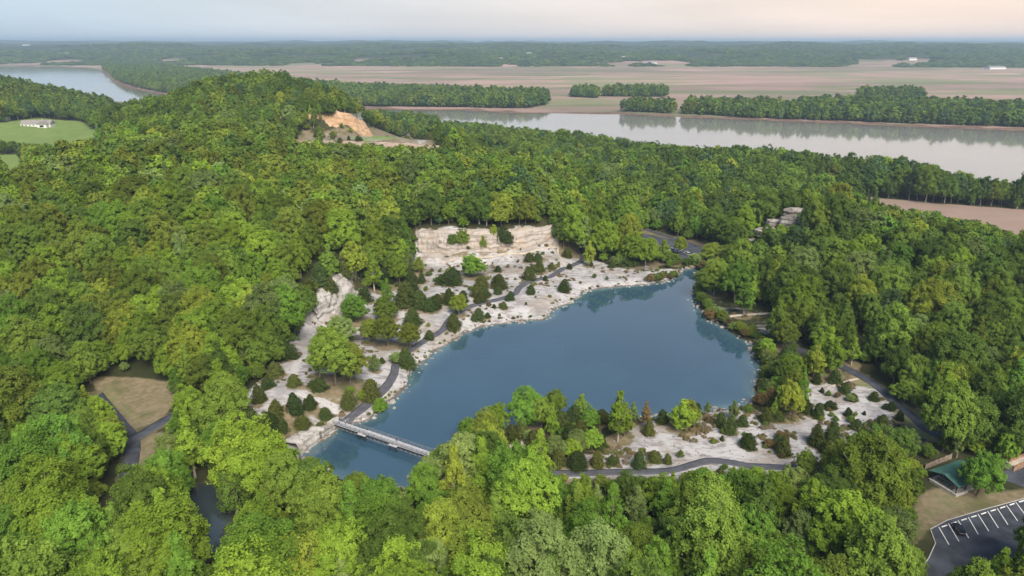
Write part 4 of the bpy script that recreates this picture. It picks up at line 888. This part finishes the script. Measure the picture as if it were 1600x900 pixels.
tree_mass('hill_forest', [dict(x=x, y=y, z=z - 5, h=17 * rng.uniform(.75, 1.25), w=21 * rng.uniform(.75, 1.3), kind='round', var=int(rng.integers(9)), rot=rng.random() * 6.28, tone=DT[rng.integers(6)], lod=2, j=jit()) for (x, y), z in zip(fl, zz_)], 'hazy wooded hills along the far side of the valley')

# ------------------------------------------------------------------ loose rock and scrub
ROCKCOL = bpy.data.collections.new('rock_library')
for i in range(5):
    b = bmesh.new(); bmesh.ops.create_icosphere(b, subdivisions=2, radius=1)
    r = np.random.default_rng(900 + i)
    for v_ in b.verts:
        c = v_.co; n = math.sin(c.x * 2.3 + i) * .16 + math.sin(c.y * 3.1 + 2 * i) * .14 + r.normal() * .07
        v_.co = Vector((round(c.x * (1 + n) * 3.2) / 3.2 * .5 + c.x * (1 + n) * .5, c.y * (1 + n) * .85, round(c.z * (1 + n) * 2.4) / 2.4 * .35 + c.z * .3))
    m_ = bpy.data.meshes.new('rock_source'); b.to_mesh(m_); b.free(); m_.materials.append(M_ROCK); ROCKCOL.objects.link(bpy.data.objects.new('rock_source_%d' % i, m_))
GN_ROCKS = gn_instancer('rock_mass', ROCKCOL)
pts = []
for a, b in zip(LAKE, np.roll(LAKE, -1, 0)):
    n = max(1, int(np.hypot(*(b - a)) * 1.1))
    for _ in range(n):
        q = a + (b - a) * rng.random() + rng.normal(size=2) * 1.3; pts.append((*q, rng.uniform(.2, .85) * (1.6 if rng.random() < .08 else 1)))
for _ in range(2600):
    pl = W_OPEN if rng.random() < .6 else E_OPEN
    q = pl[rng.integers(len(pl))] * .0 + rng.uniform(pl.min(0), pl.max(0))
    if inside(pl, q[0], q[1]) and not inside(LAKE, q[0], q[1]) and min(dist_line(p_[1][::3], q[0], q[1]) for p_ in PATHS[:2]) > 2: pts.append((*q, rng.uniform(.1, .38)))
pts = np.array(pts); z = zt(pts[:, 0], pts[:, 1])
mass('shore_rocks', np.stack([pts[:, 0], pts[:, 1], np.maximum(z, -.1)], 1), rng.integers(0, 5, len(pts)), np.stack([rng.normal(size=len(pts)) * .2, rng.normal(size=len(pts)) * .2, rng.random(len(pts)) * 6.28], 1), pts[:, 2:3] * rng.uniform(.7, 1.3, (len(pts), 3)), np.ones((len(pts), 3)), 'loose pale rocks scattered along the lake shore and white terraces', 'rocks', GN_ROCKS)
sp = []
for pl, n in ((W_OPEN, 1900), (E_OPEN, 1300), (E_PATCH, 120), (TERR, 150)):
    q = rng.uniform(pl.min(0), pl.max(0), (n * 2, 2)); q = q[inside(pl, q[:, 0], q[:, 1]) & (sdist(LAKE, q[:, 0], q[:, 1]) < -2)]
    dn = fbm(q[:, 0] / 12 + 70, q[:, 1] / 12 + 10, 3); q = q[dn > .50]
    for nm, p_, w, mt, lb in PATHS[:3] + PATHS[8:11]: q = q[dist_line(p_[::2], q[:, 0], q[:, 1]) > w / 2 + .5]
    sp.append(q)
sp = np.vstack(sp); z = zt(sp[:, 0], sp[:, 1])
st = [(.17, .135, .075), (.12, .12, .055), (.22, .165, .11), (.13, .15, .055), (.19, .16, .13)]
mass('scrub_grass', np.stack([sp[:, 0], sp[:, 1], z], 1), [LIBIDX['cedar', int(i), 1] for i in rng.integers(0, 6, len(sp))], np.stack([np.zeros(len(sp)), np.zeros(len(sp)), rng.random(len(sp)) * 6.28], 1), np.stack([rng.uniform(.18, .55, len(sp)), rng.uniform(.18, .55, len(sp)), rng.uniform(.06, .22, len(sp))], 1), [st[i] for i in rng.integers(0, 5, len(sp))], 'dry tufts and dwarf scrub dotting the white rock', 'scrub')

# ------------------------------------------------------------------ footbridge
BA, BB = Vector((*P(525, 659, 2.3)[:2], 2.3)), Vector((*P(671, 709, 2.3)[:2], 2.3))
BL = (BB - BA).length; brz = math.atan2(BB.y - BA.y, BB.x - BA.x)
br = empty('footbridge', BA, brz, label='long grey footbridge crossing the narrow end of the lake', category='bridge')
HWD = 1.25
for i in range(3):
    x0, x1 = BL * i / 3, BL * (i + 1) / 3
    dk = MB()
    n = int((x1 - x0) / .29)
    for k_ in range(n):                                       # boards with open joints
        a = x0 + (x1 - x0) * k_ / n; dk.box(a + .015, a + (x1 - x0) / n - .015, -HWD + rng.uniform(-.02, .02), HWD + rng.uniform(-.02, .02), -.06, 0)
    o = dk.put('deck_section', M_DECK, br, (0, (-.18, .0, -.18)[i], 0))
    g_ = MB(); g_.box(x0 + .05, x1 - .05, -HWD + .1, -HWD + .3, -.65, -.07); g_.box(x0 + .05, x1 - .05, HWD - .3, HWD - .1, -.65, -.07)
    g_.put('girder', M_STEEL, br, (0, (-.18, .0, -.18)[i], 0))
for xx in (BL / 3, 2 * BL / 3):
    MB().box(xx - 1.6, xx + 1.6, -HWD - 1.0, -HWD - .2, -.16, -.03).put('pier_platform', M_DECK, br)
    p_ = MB()
    for sx in (-1.2, 1.2):
        for sy in (-HWD - .7, HWD - .2): p_.bar((xx + sx, sy, -7.0), (xx + sx, sy, -.1), .14, 8)
        p_.bar((xx + sx, -HWD - .7, -2.0), (xx + sx, HWD - .2, -.5), .06); p_.bar((xx + sx, HWD - .2, -2.0), (xx + sx, -HWD - .7, -.5), .06)
    p_.put('pier', M_STEEL, br)
post_me = MB().box(-.05, .05, -.05, .05, -.3, 1.12).me('post', M_RAIL)
for sy in (-1, 1):
    rl = MB()
    for zz_ in (.25, .55, .85, 1.12): rl.box(0, BL, sy * (HWD + .1) - .035, sy * (HWD + .1) + .035, zz_ - .03, zz_ + .03)
    rail = rl.put('railing', M_RAIL, br)
    for k_ in range(21): put('post', post_me, rail, (BL * k_ / 20 * .998 + .03, sy * (HWD + .1), 0))
lt = MB()
for k_ in range(22):
    a, b = BL * k_ / 22, BL * (k_ + 1) / 22; lt.bar((a, -HWD + .05, -.66), ((a + b) / 2, -HWD + .05, -1.3), .045, 4); lt.bar(((a + b) / 2, -HWD + .05, -1.3), (b, -HWD + .05, -.66), .045, 4)
lt.bar((0, -HWD + .05, -1.3), (BL, -HWD + .05, -1.3), .06, 4); lt.put('truss', M_RAIL, br)
MB().box(-2.6, .4, -1.6, 1.6, -2.6, -.07).put('abutment', M_CONC, br); MB().box(BL - .4, BL + 2.6, -1.6, 1.6, -2.6, -.07).put('abutment', M_CONC, br)

# ------------------------------------------------------------------ picnic shelter, tables, fence, wall
def shelter(name, c, rz, L, W, eave, ridge, roofm, label, z=3.0, seams=True):
    s = empty(name, (c[0], c[1], z), rz, label=label, category='shelter')
    MB().box(-L / 2 + .3, L / 2 - .3, -W / 2 + .2, W / 2 - .2, -.5, .10).put('floor_slab', M_CONC, s)
    for sy in (-1, 1):
        rp = MB(); y0, y1 = 0.0, sy * W / 2
        v = [(-L / 2, y0, ridge), (L / 2, y0, ridge), (L / 2, y1, eave), (-L / 2, y1, eave)]
        v += [(a, b, c_ - .14) for a, b, c_ in v]
        rp.add(v, [(0, 1, 2, 3), (7, 6, 5, 4), (0, 4, 5, 1), (1, 5, 6, 2), (2, 6, 7, 3), (3, 7, 4, 0)])
        pnl = rp.put('roof_panel', roofm, s)
        if seams:
            sm = MB()
            for k_ in range(int(L / .6)): x = -L / 2 + .3 + k_ * .6; sm.bar((x, sy * .05, ridge + .01), (x, y1, eave + .02), .03, 4)
            sm.put('seam', roofm, pnl)
    for k_ in range(4):
        for sy in (-1, 1):
            x = -L / 2 + .8 + k_ * (L - 1.6) / 3; MB().box(x - .12, x + .12, sy * (W / 2 - .9) - .12, sy * (W / 2 - .9) + .12, .1, eave + .12).put('post', M_STEEL, s)
    for sx in (-1, 1):
        tr = MB(); x = sx * (L / 2 - .7); tr.bar((x, -W / 2 + .5, eave - .1), (x, W / 2 - .5, eave - .1), .10, 4); tr.bar((x, 0, eave - .1), (x, 0, ridge - .2), .09, 4); tr.put('truss', M_STEEL, s)
    return s
PRZ = math.radians(23.5)
sh = shelter('picnic_shelter', PAVC, PRZ, 13.2, 8.8, 2.7, 4.1, M_GREENROOF, 'open picnic shelter with green metal gable roof near the parking lot')
wl_ = MB(); wl_.box(-7.3, -6.9, -4.6, 3.2, -.5, .75); wl_.box(-6.9, -2.6, -4.7, -4.3, -.5, .75); wl_.put('low_wall', M_CONC, sh)
def picnic_table(x, y, z, rz, label):
    t_ = empty('picnic_table', (x, y, z), rz, label=label, category='picnic table', group='picnic tables in the green roofed shelter')
    MB().box(-.95, .95, -.38, .38, .70, .76).put('tabletop', M_WOOD, t_)
    for sy in (-1, 1): MB().box(-.95, .95, sy * .72 - .13, sy * .72 + .13, .42, .47).put('bench', M_WOOD, t_)
    for sx in (-1, 1):
        l_ = MB(); l_.bar((sx * .65, -.78, 0), (sx * .65, -.2, .70), .05, 4); l_.bar((sx * .65, .78, 0), (sx * .65, .2, .70), .05, 4); l_.bar((sx * .65, -.72, .40), (sx * .65, .72, .40), .05, 4); l_.put('leg', M_STEEL, t_)
for k_, (lx, ly) in enumerate([(-4.8, 1.9), (-4.8, -1.7), (-1.6, 1.9), (-1.6, -1.7)]):
    w_ = Matrix.Rotation(PRZ, 3, 'Z') @ Vector((lx, ly, 0))
    picnic_table(PAVC[0] + w_.x, PAVC[1] + w_.y, 3.1, PRZ + math.pi / 2, 'dark picnic table ' + ['by the open gable, far side', 'by the open gable, next to the low wall', 'second in from the gable, far side', 'second in from the gable, near side'][k_] + ' of the green shelter')
fa, fb = np.array(P(1446, 729, 4)[:2]), np.array(P(1486, 713, 4)[:2]); fL = np.linalg.norm(fb - fa)
fz = float(zt(*((fa + fb) / 2)))
fe = empty('timber_fence', (fa[0], fa[1], fz), math.atan2(fb[1] - fa[1], fb[0] - fa[0]), label='weathered timber rail fence behind the green shelter roof', category='fence')
for k_ in range(6): MB().box(fL * k_ / 5 - .1, fL * k_ / 5 + .1, -.1, .1, -1, 2.0).put('post', M_WOOD, fe)
for zz_ in (.4, .85, 1.3, 1.75): MB().box(-.2, fL + .2, -.15, -.101, zz_ - .16, zz_ + .16).put('rail', M_WOOD, fe)
ta, tb = np.array(P(1582, 737, 3)[:2]), np.array(P(1640, 712, 3)[:2]); tL = np.linalg.norm(tb - ta)
te = empty('timber_wall', (ta[0], ta[1], 3.0), math.atan2(tb[1] - ta[1], tb[0] - ta[0]), label='stepped brown timber retaining wall at the right edge by the paved drive', category='retaining wall')
M_BTIMBER = plain('brown_timber', (.27, .17, .11), .85, scale=1.4, var=.3)
for k_ in range(6): MB().box(0, tL, -.2 + .004 * k_, .15, k_ * .32, k_ * .32 + .30).put('timber', M_BTIMBER, te)
for k_ in range(3): MB().box(1.2, tL, 1.8 + .004 * k_, 2.15, 1.6 + k_ * .32, 1.9 + k_ * .32).put('timber', M_BTIMBER, te)
MB().box(.1, tL, .16, 2.6, -.3, 1.75).put('backfill', M_TRAILDIRT, te)
# distant shelter by the far lot
c_ = P(966, 377, 5.5); shelter('picnic_shelter', c_[:2], math.radians(-14), 17, 10, 2.9, 4.6, M_TEALROOF, 'teal roofed shelter between trees beside the far parking lot', 3.0, False)

# ------------------------------------------------------------------ vehicles
CARP = {}
def car_paint(c):
    if c not in CARP: CARP[c] = plain('car_paint', c, .25, .1, var=.04, spec=.5)
    return CARP[c]
def loft(secs):
    """closed skin through cross sections given as (x, [(y, z)...])"""
    v, f = [], []; n = len(secs[0][1])
    for x, pr in secs: v += [(x, y, z) for y, z in pr]
    for i in range(len(secs) - 1): f += [(i * n + j, i * n + (j + 1) % n, (i + 1) * n + (j + 1) % n, (i + 1) * n + j) for j in range(n)]
    f += [tuple(range(n))[::-1], tuple(range((len(secs) - 1) * n, len(secs) * n))]; return v, f
def car(x, y, z, rz, c, label, suv=False, group=None):
    o = empty('parked_car', (x, y, z), rz, label=label, category='car')
    if group: o['group'] = group
    top = 1.68 if suv else 1.42
    def sec(x, w, zl, zh): return (x, [(-w, zl), (-w - .02, (zl + zh) / 2), (-w * .93, zh), (w * .93, zh), (w + .02, (zl + zh) / 2), (w, zl)])
    body = MB().add(*loft([sec(-2.28, .72, .42, .74), sec(-2.15, .86, .28, .88), sec(-1.2, .90, .24, .95), sec(.7, .90, .24, .95), sec(1.5, .88, .26, .86), sec(2.12, .82, .30, .74), sec(2.26, .66, .42, .62)])).put('body', car_paint(c), o)
    rear = -2.05 if suv else -1.55
    cab = MB().add(*loft([(rear, [(-.80, .94), (-.80, .95), (.80, .95), (.80, .94)]), (rear + .45, [(-.80, .93), (-.62, top - .06), (.62, top - .06), (.80, .93)]), (.15, [(-.82, .93), (-.64, top - .05), (.64, top - .05), (.82, .93)]), (1.05, [(-.80, .92), (-.80, .94), (.80, .94), (.80, .92)])])).put('window', M_GLASS, o)
    MB().add(*loft([(rear + .40, [(-.60, top - .09), (-.60, top - .03), (.60, top - .03), (.60, top - .09)]), (-.4, [(-.66, top - .09), (-.64, top), (.64, top), (.66, top - .09)]), (.20, [(-.62, top - .09), (-.62, top - .03), (.62, top - .03), (.62, top - .09)])])).put('roof', car_paint(c), o)
    for sx in (-1.38, 1.38):
        for sy in (-1, 1):
            w_ = MB().bar((sx, sy * .70, .32), (sx, sy * .92, .32), .32, 14).put('wheel', M_TYRE, o); MB().bar((sx, sy * .92, .32), (sx, sy * .935, .32), .19, 10).put('rim', M_RIM, w_)
    for sy in (-1, 1):
        MB().box(2.10, 2.24, sy * .62 - .14, sy * .62 + .14, .60, .70).put('headlight', M_LAMP, o); MB().box(-2.27, -2.16, sy * .66 - .12, sy * .66 + .12, .70, .84).put('taillight', M_TAIL, o)
    return o
hm, tm = (np.array(HW[1]) + np.array(HW[2])) / 2, (np.array(TW[1]) + np.array(TW[2])) / 2; cc_ = hm * .5 + tm * .5; dv = hm - tm
car(cc_[0], cc_[1], LZ + .01, math.atan2(dv[1], dv[0]), (.012, .016, .035), 'dark blue car parked in the near lot between white lines', True)
for (u, v_, c, lb, dg) in [(1013,383,(.62,.62,.62),'white car nearest the teal shelter in the far lot',-68),(1023,386,(.10,.11,.13),'dark grey car among white cars in the far lot',-68),(1044,391,(.62,.62,.62),'white car half hidden behind the slender far lot tree',-68),(1052,393,(.35,.36,.38),'silver car right of the slender far lot tree',-68),(1076,399,(.64,.64,.64),'white car just behind the lake head shrubs',-68),(1086,401,(.60,.60,.61),'white car at the end of the far lot row',-68),(1000,379,(.13,.03,.03),'dark red car at the left of the far lot row',-68)]:
    p_ = P(u, v_, LZ); car(p_[0], p_[1], LZ + .01, math.radians(dg), c, lb, u % 2 == 0, 'cars in the far parking lot')
p_ = G(1461, 555); car(p_[0], p_[1], p_[2] + .32, math.radians(-25), (.02, .022, .025), 'black vehicle standing on the campground road in the woods', True)

# ------------------------------------------------------------------ people
def person(x, y, z, rz, shirt, trousers, label, walk=.0):
    t = NT('clothing'); ob = t.n.new('ShaderNodeTexCoord').outputs['Object']; sp_ = t.n.new('ShaderNodeSeparateXYZ'); t.l.new(ob, sp_.inputs[0]); zz_ = sp_.outputs['Z']
    c = t.mix(t.ramp(zz_, .90, .93), trousers, shirt); c = t.mix(t.ramp(zz_, 1.44, 1.46), c, (.42, .27, .20)); c = t.mix(t.ramp(zz_, 1.66, 1.68), c, (.05, .035, .025)); t.set(c, .85)
    J = {'pelvis': (0, 0, .95, .15), 'waist': (0, 0, 1.10, .14), 'chest': (0, 0, 1.32, .17), 'neck': (0, 0, 1.50, .06), 'head': (0, .02, 1.60, .095), 'crown': (0, .0, 1.70, .085)}
    E_ = [('pelvis', 'waist'), ('waist', 'chest'), ('chest', 'neck'), ('neck', 'head'), ('head', 'crown')]
    for s_, n in ((-1, 'a'), (1, 'b')):
        J.update({'hip' + n: (s_ * .10, 0, .88, .10), 'knee' + n: (s_ * .11, .06 + s_ * walk, .50, .065), 'ankle' + n: (s_ * .11, s_ * walk * 1.6, .08, .045), 'toe' + n: (s_ * .12, .17 + s_ * walk * 1.6, .04, .04),
                  'sho' + n: (s_ * .20, 0, 1.40, .075), 'elb' + n: (s_ * .27, -.03 - s_ * walk * .5, 1.12, .05), 'wri' + n: (s_ * .27, .08 - s_ * walk * .7, .88, .035), 'hand' + n: (s_ * .26, .11 - s_ * walk * .7, .79, .035)})
        E_ += [('pelvis', 'hip' + n), ('hip' + n, 'knee' + n), ('knee' + n, 'ankle' + n), ('ankle' + n, 'toe' + n), ('chest', 'sho' + n), ('sho' + n, 'elb' + n), ('elb' + n, 'wri' + n), ('wri' + n, 'hand' + n)]
    ks = list(J); m_ = bpy.data.meshes.new('person'); m_.from_pydata([J[k_][:3] for k_ in ks], [(ks.index(a), ks.index(b)) for a, b in E_], []); m_.materials.append(t.m)
    o = put('person', m_, None, (x, y, z), label=label, category='person'); o.rotation_euler = (0, 0, rz)
    o.modifiers.new('skin', 'SKIN'); sk = m_.skin_vertices[0].data
    for i, k_ in enumerate(ks): sk[i].radius = (J[k_][3], J[k_][3] * .85); sk[i].use_root = k_ == 'pelvis'
    o.modifiers.new('smooth', 'SUBSURF').levels = 1
def deckp(t_, off): p_ = BA + (BB - BA) * t_; n = Vector((-(BB - BA).y, (BB - BA).x, 0)).normalized(); return p_.x + n.x * off, p_.y + n.y * off
x, y = deckp(.03, .6); person(x, y, 2.3, .5, (.03, .04, .07), (.02, .02, .03), 'person in dark clothes standing foremost at the bridge\'s rock end')
x, y = deckp(.05, -.5); person(x, y, 2.3, -.8, (.45, .50, .58), (.12, .16, .25), 'person in pale blue top standing on the first bridge boards')
x, y = deckp(.10, .5); person(x, y, 2.3, 1.8, (.50, .52, .55), (.08, .10, .16), 'person in light shirt a step further along the bridge')
x, y = deckp(.66, .4); person(x, y, 2.3, -1.2, (.02, .02, .025), (.02, .02, .025), 'person in black walking alone midway over the footbridge', .12)
p_ = G(832, 438); person(p_[0], p_[1], p_[2] + .2, 2.6, (.05, .03, .05), (.02, .02, .03), 'person in dark clothes walking on the lakeside trail', .14)
p_ = G(947, 428); person(p_[0], p_[1], p_[2], .3, (.62, .60, .60), (.5, .48, .46), 'person in white by the brown patch above the far shore')
p_ = G(981, 427); person(p_[0], p_[1], p_[2], -.6, (.55, .12, .05), (.05, .05, .07), 'person in orange red top beside a cedar on the far shore')

# ------------------------------------------------------------------ boards, posts, outcrop, houses
p_ = G(1010, 424); ib = empty('information_board', p_, .4, label='grey information board standing on the white far shore', category='sign')
for sx in (-1.1, 1.1): MB().box(sx - .09, sx + .09, -.09, .09, -.4, 2.6).put('post', M_WOOD, ib)
MB().box(-1.0, 1.0, -.07, .07, .6, 2.2).put('panel', M_RAIL, ib); MB().prism([(-1.5, 2.55), (1.5, 2.55), (0, 3.1)], -.6, .6).put('roof', M_SHINGLE, ib)
p_ = G(1404, 667); bn = empty('litter_bin', p_, 0, label='black litter bin where the white rock meets the woodland lane', category='bin')
MB().bar((0, 0, -.1), (0, 0, 1.0), .42, 12, .46).put('barrel', M_STEEL, bn); MB().bar((0, 0, 1.0), (0, 0, 1.12), .5, 12, .3).put('lid', M_STEEL, bn)
pm = MB().box(-.28, .28, -.28, .28, -.6, 1.7).me('marker_post', M_PAINT)
for k_ in range(13):
    u, v_ = 627 + k_ * 3.1, 208.4 + k_ * .62; p_ = G(u, v_, 33); o = put('guard_post', pm, None, p_, label=f'white guard post, {ordinal(k_)} from the left along the high terrace drive', category='post', group='white guard posts on the high terrace')
oc = empty('rock_outcrop', (166, 394, float(zt(166, 394)) + 1.5), 0, label='grey ledgy rock outcrop rising from the right woods', category='rock outcrop')
for k_, (lx, ly, lz, sx, sy, sz) in enumerate([(-10,-4,0,5,3.4,2.6),(-4,-5,1,4.5,3,3.4),(1,-5,1.4,5,3.2,3.8),(7,-4,.4,4,3,3),(12,-2,-.6,4.5,3,2.2),(-1,-1,3.4,6,3.4,2.4),(5,0,3.2,4,3,2),(-7,0,2,4,3,2),(-15,-3,-1.4,4,3,2),(17,-1,-1.5,3.5,2.6,1.8),(2,-8,-1,5,2.6,2.2)]):
    b = bmesh.new(); bmesh.ops.create_icosphere(b, subdivisions=3, radius=1)
    for v_ in b.verts:
        c = v_.co; n = 1 + .16 * math.sin(c.x * 3.3 + k_ * 1.7) + .13 * math.sin(c.y * 4.1 + k_) + .08 * math.sin(c.z * 9 + k_ * 2.2)
        q = [math.copysign(abs(a) ** .55, a) for a in c]; v_.co = Vector((q[0] * sx * n * .62, q[1] * sy * n * .7, round(q[2] * 3.5 + .3 * math.sin(c.x * 5)) / 3.5 * sz * .5 + q[2] * sz * .55))
    m_ = bpy.data.meshes.new('rock_block'); b.to_mesh(m_); b.free(); m_.materials.append(M_ROCK); put('rock_block', m_, oc, (lx, ly, (float(zt(166 + lx * 1.9, 394 + ly * 1.5)) - oc.location.z + lz * .45 + .3) / 1.1)).rotation_euler = (0, 0, k_ * .7)
oc.scale = (1.9, 1.5, 1.1)
def house(u, v_, L, W, h, rise_, rz, label, wing=None, z0=None, parts=True, roofm=None, wallm=None):
    x, y, z = G(u, v_, z0 if z0 is not None else 18); o = empty('house', (x, y, z), rz, label=label, category='house'); wm, rm = wallm or M_HOUSEW, roofm or M_SHINGLE
    blocks = [(0, 0, L, W)] + ([wing] if wing else [])
    for i, (cx, cy, l_, w_) in enumerate(blocks):
        MB().box(cx - l_ / 2, cx + l_ / 2, cy - w_ / 2, cy + w_ / 2, -2, h).put('wall', wm, o)
        r_ = MB()
        if i == 0:
            v = [(cx - l_ / 2 - .6, cy - w_ / 2 - .6, h), (cx + l_ / 2 + .6, cy - w_ / 2 - .6, h), (cx + l_ / 2 + .6, cy + w_ / 2 + .6, h), (cx - l_ / 2 - .6, cy + w_ / 2 + .6, h), (cx - l_ / 2 - .6, cy, h + rise_), (cx + l_ / 2 + .6, cy, h + rise_)]
            r_.add(v, [(0, 1, 5, 4), (2, 3, 4, 5), (0, 4, 3), (1, 2, 5), (3, 2, 1, 0)])
        else:
            v = [(cx - l_ / 2 - .5, cy - w_ / 2 - .5, h - .02), (cx + l_ / 2 + .5, cy - w_ / 2 - .5, h - .02), (cx + l_ / 2 + .5, 0, h - .02), (cx - l_ / 2 - .5, 0, h - .02), (cx, cy - w_ / 2 - .5, h + rise_ * .9), (cx, 0, h + rise_ * .9)]
            r_.add(v, [(0, 1, 4), (1, 2, 5, 4), (2, 3, 5), (3, 0, 4, 5), (3, 2, 1, 0)])
            MB().prism([(cx - l_ / 2 + .2, h), (cx + l_ / 2 - .2, h), (cx, h + rise_ * .8)], cy - w_ / 2 - .3, cy - w_ / 2 + .2).put('gable', wm, o)
        rf = r_.put('roof', rm, o)
        if i == 0 and parts: MB().box(cx + l_ * .15, cx + l_ * .15 + 1.2, cy + .4, cy + 1.6, h, h + rise_ + 1.2).put('chimney', M_CONC, rf)
    if parts:
        n = max(2, int(L / 4.5))
        for k_ in range(n):
            xx = -L / 2 + L * (k_ + .5) / n
            if wing and abs(xx - wing[0]) < wing[2] / 2 + .8: continue
            if k_ == n // 2: MB().box(xx - .6, xx + .6, -W / 2 - .08, -W / 2 - .01, -.2, 2.2).put('door', M_WOOD, o)
            else: w_ = MB().box(xx - .8, xx + .8, -W / 2 - .06, -W / 2 - .01, 1.0, 2.3).put('window', M_GLASS, o)
        if wing: MB().box(wing[0] - 2.4, wing[0] + 2.4, wing[1] - wing[3] / 2 - .08, wing[1] - wing[3] / 2 - .01, -.2, 2.4).put('garage_door', M_GLASS, o)
    return o
house(60, 197, 36, 12, 3.4, 4.2, math.radians(4), 'long white ranch house with grey roof on the left lawn', (11, -8, 11, 9))
house(4, 187, 14, 10, 4, 3.6, math.radians(-10), 'small white house cut by the left edge beyond the lawn')
for (u, v_, L, lb) in [(101,86,60,'tiny white building on the far hills above the left river bend'),(44,80,70,'pale far building at the upper left of the hills'),(781,94,46,'tiny white house in the far hills above the field middle'),(827,90,34,'tiny white house higher on the far hills near the middle'),(976,89,40,'small white house on the far hills right of the middle'),(1018,100,60,'long pale building at the foot of the far hills'),(1424,100,46,'tiny white house at the far hill foot to the right'),(1555,108,90,'long pale sheds along the far hill foot at right')]:
    house(u, v_, L, L * .4, 9, 7, rng.uniform(-.3, .3), lb, None, 20, False, M_SHINGLE)

# ------------------------------------------------------------------ air
t = NT('haze_air'); t.n.remove(t.b); pv = t.n.new('ShaderNodeVolumePrincipled')
pv.inputs['Color'].default_value = (.60, .79, 1.0, 1); pv.inputs['Density'].default_value = 9.5e-5; pv.inputs['Anisotropy'].default_value = .1
t.l.new(pv.outputs[0], t.out.inputs['Volume'])
HTOP = float(max(HZ.max() + 45, 150))
MB().box(-26900, 26900, -900, 35800, float(HZ.min()) - 3, HTOP).put('haze', t.m, kind='stuff', label='thin bluish evening haze filling the valley', category='haze')
print('HZ range', HZ.min(), HZ.max(), 'trees', len(TREES), 'single', len(single), 'under', len(UNDER))
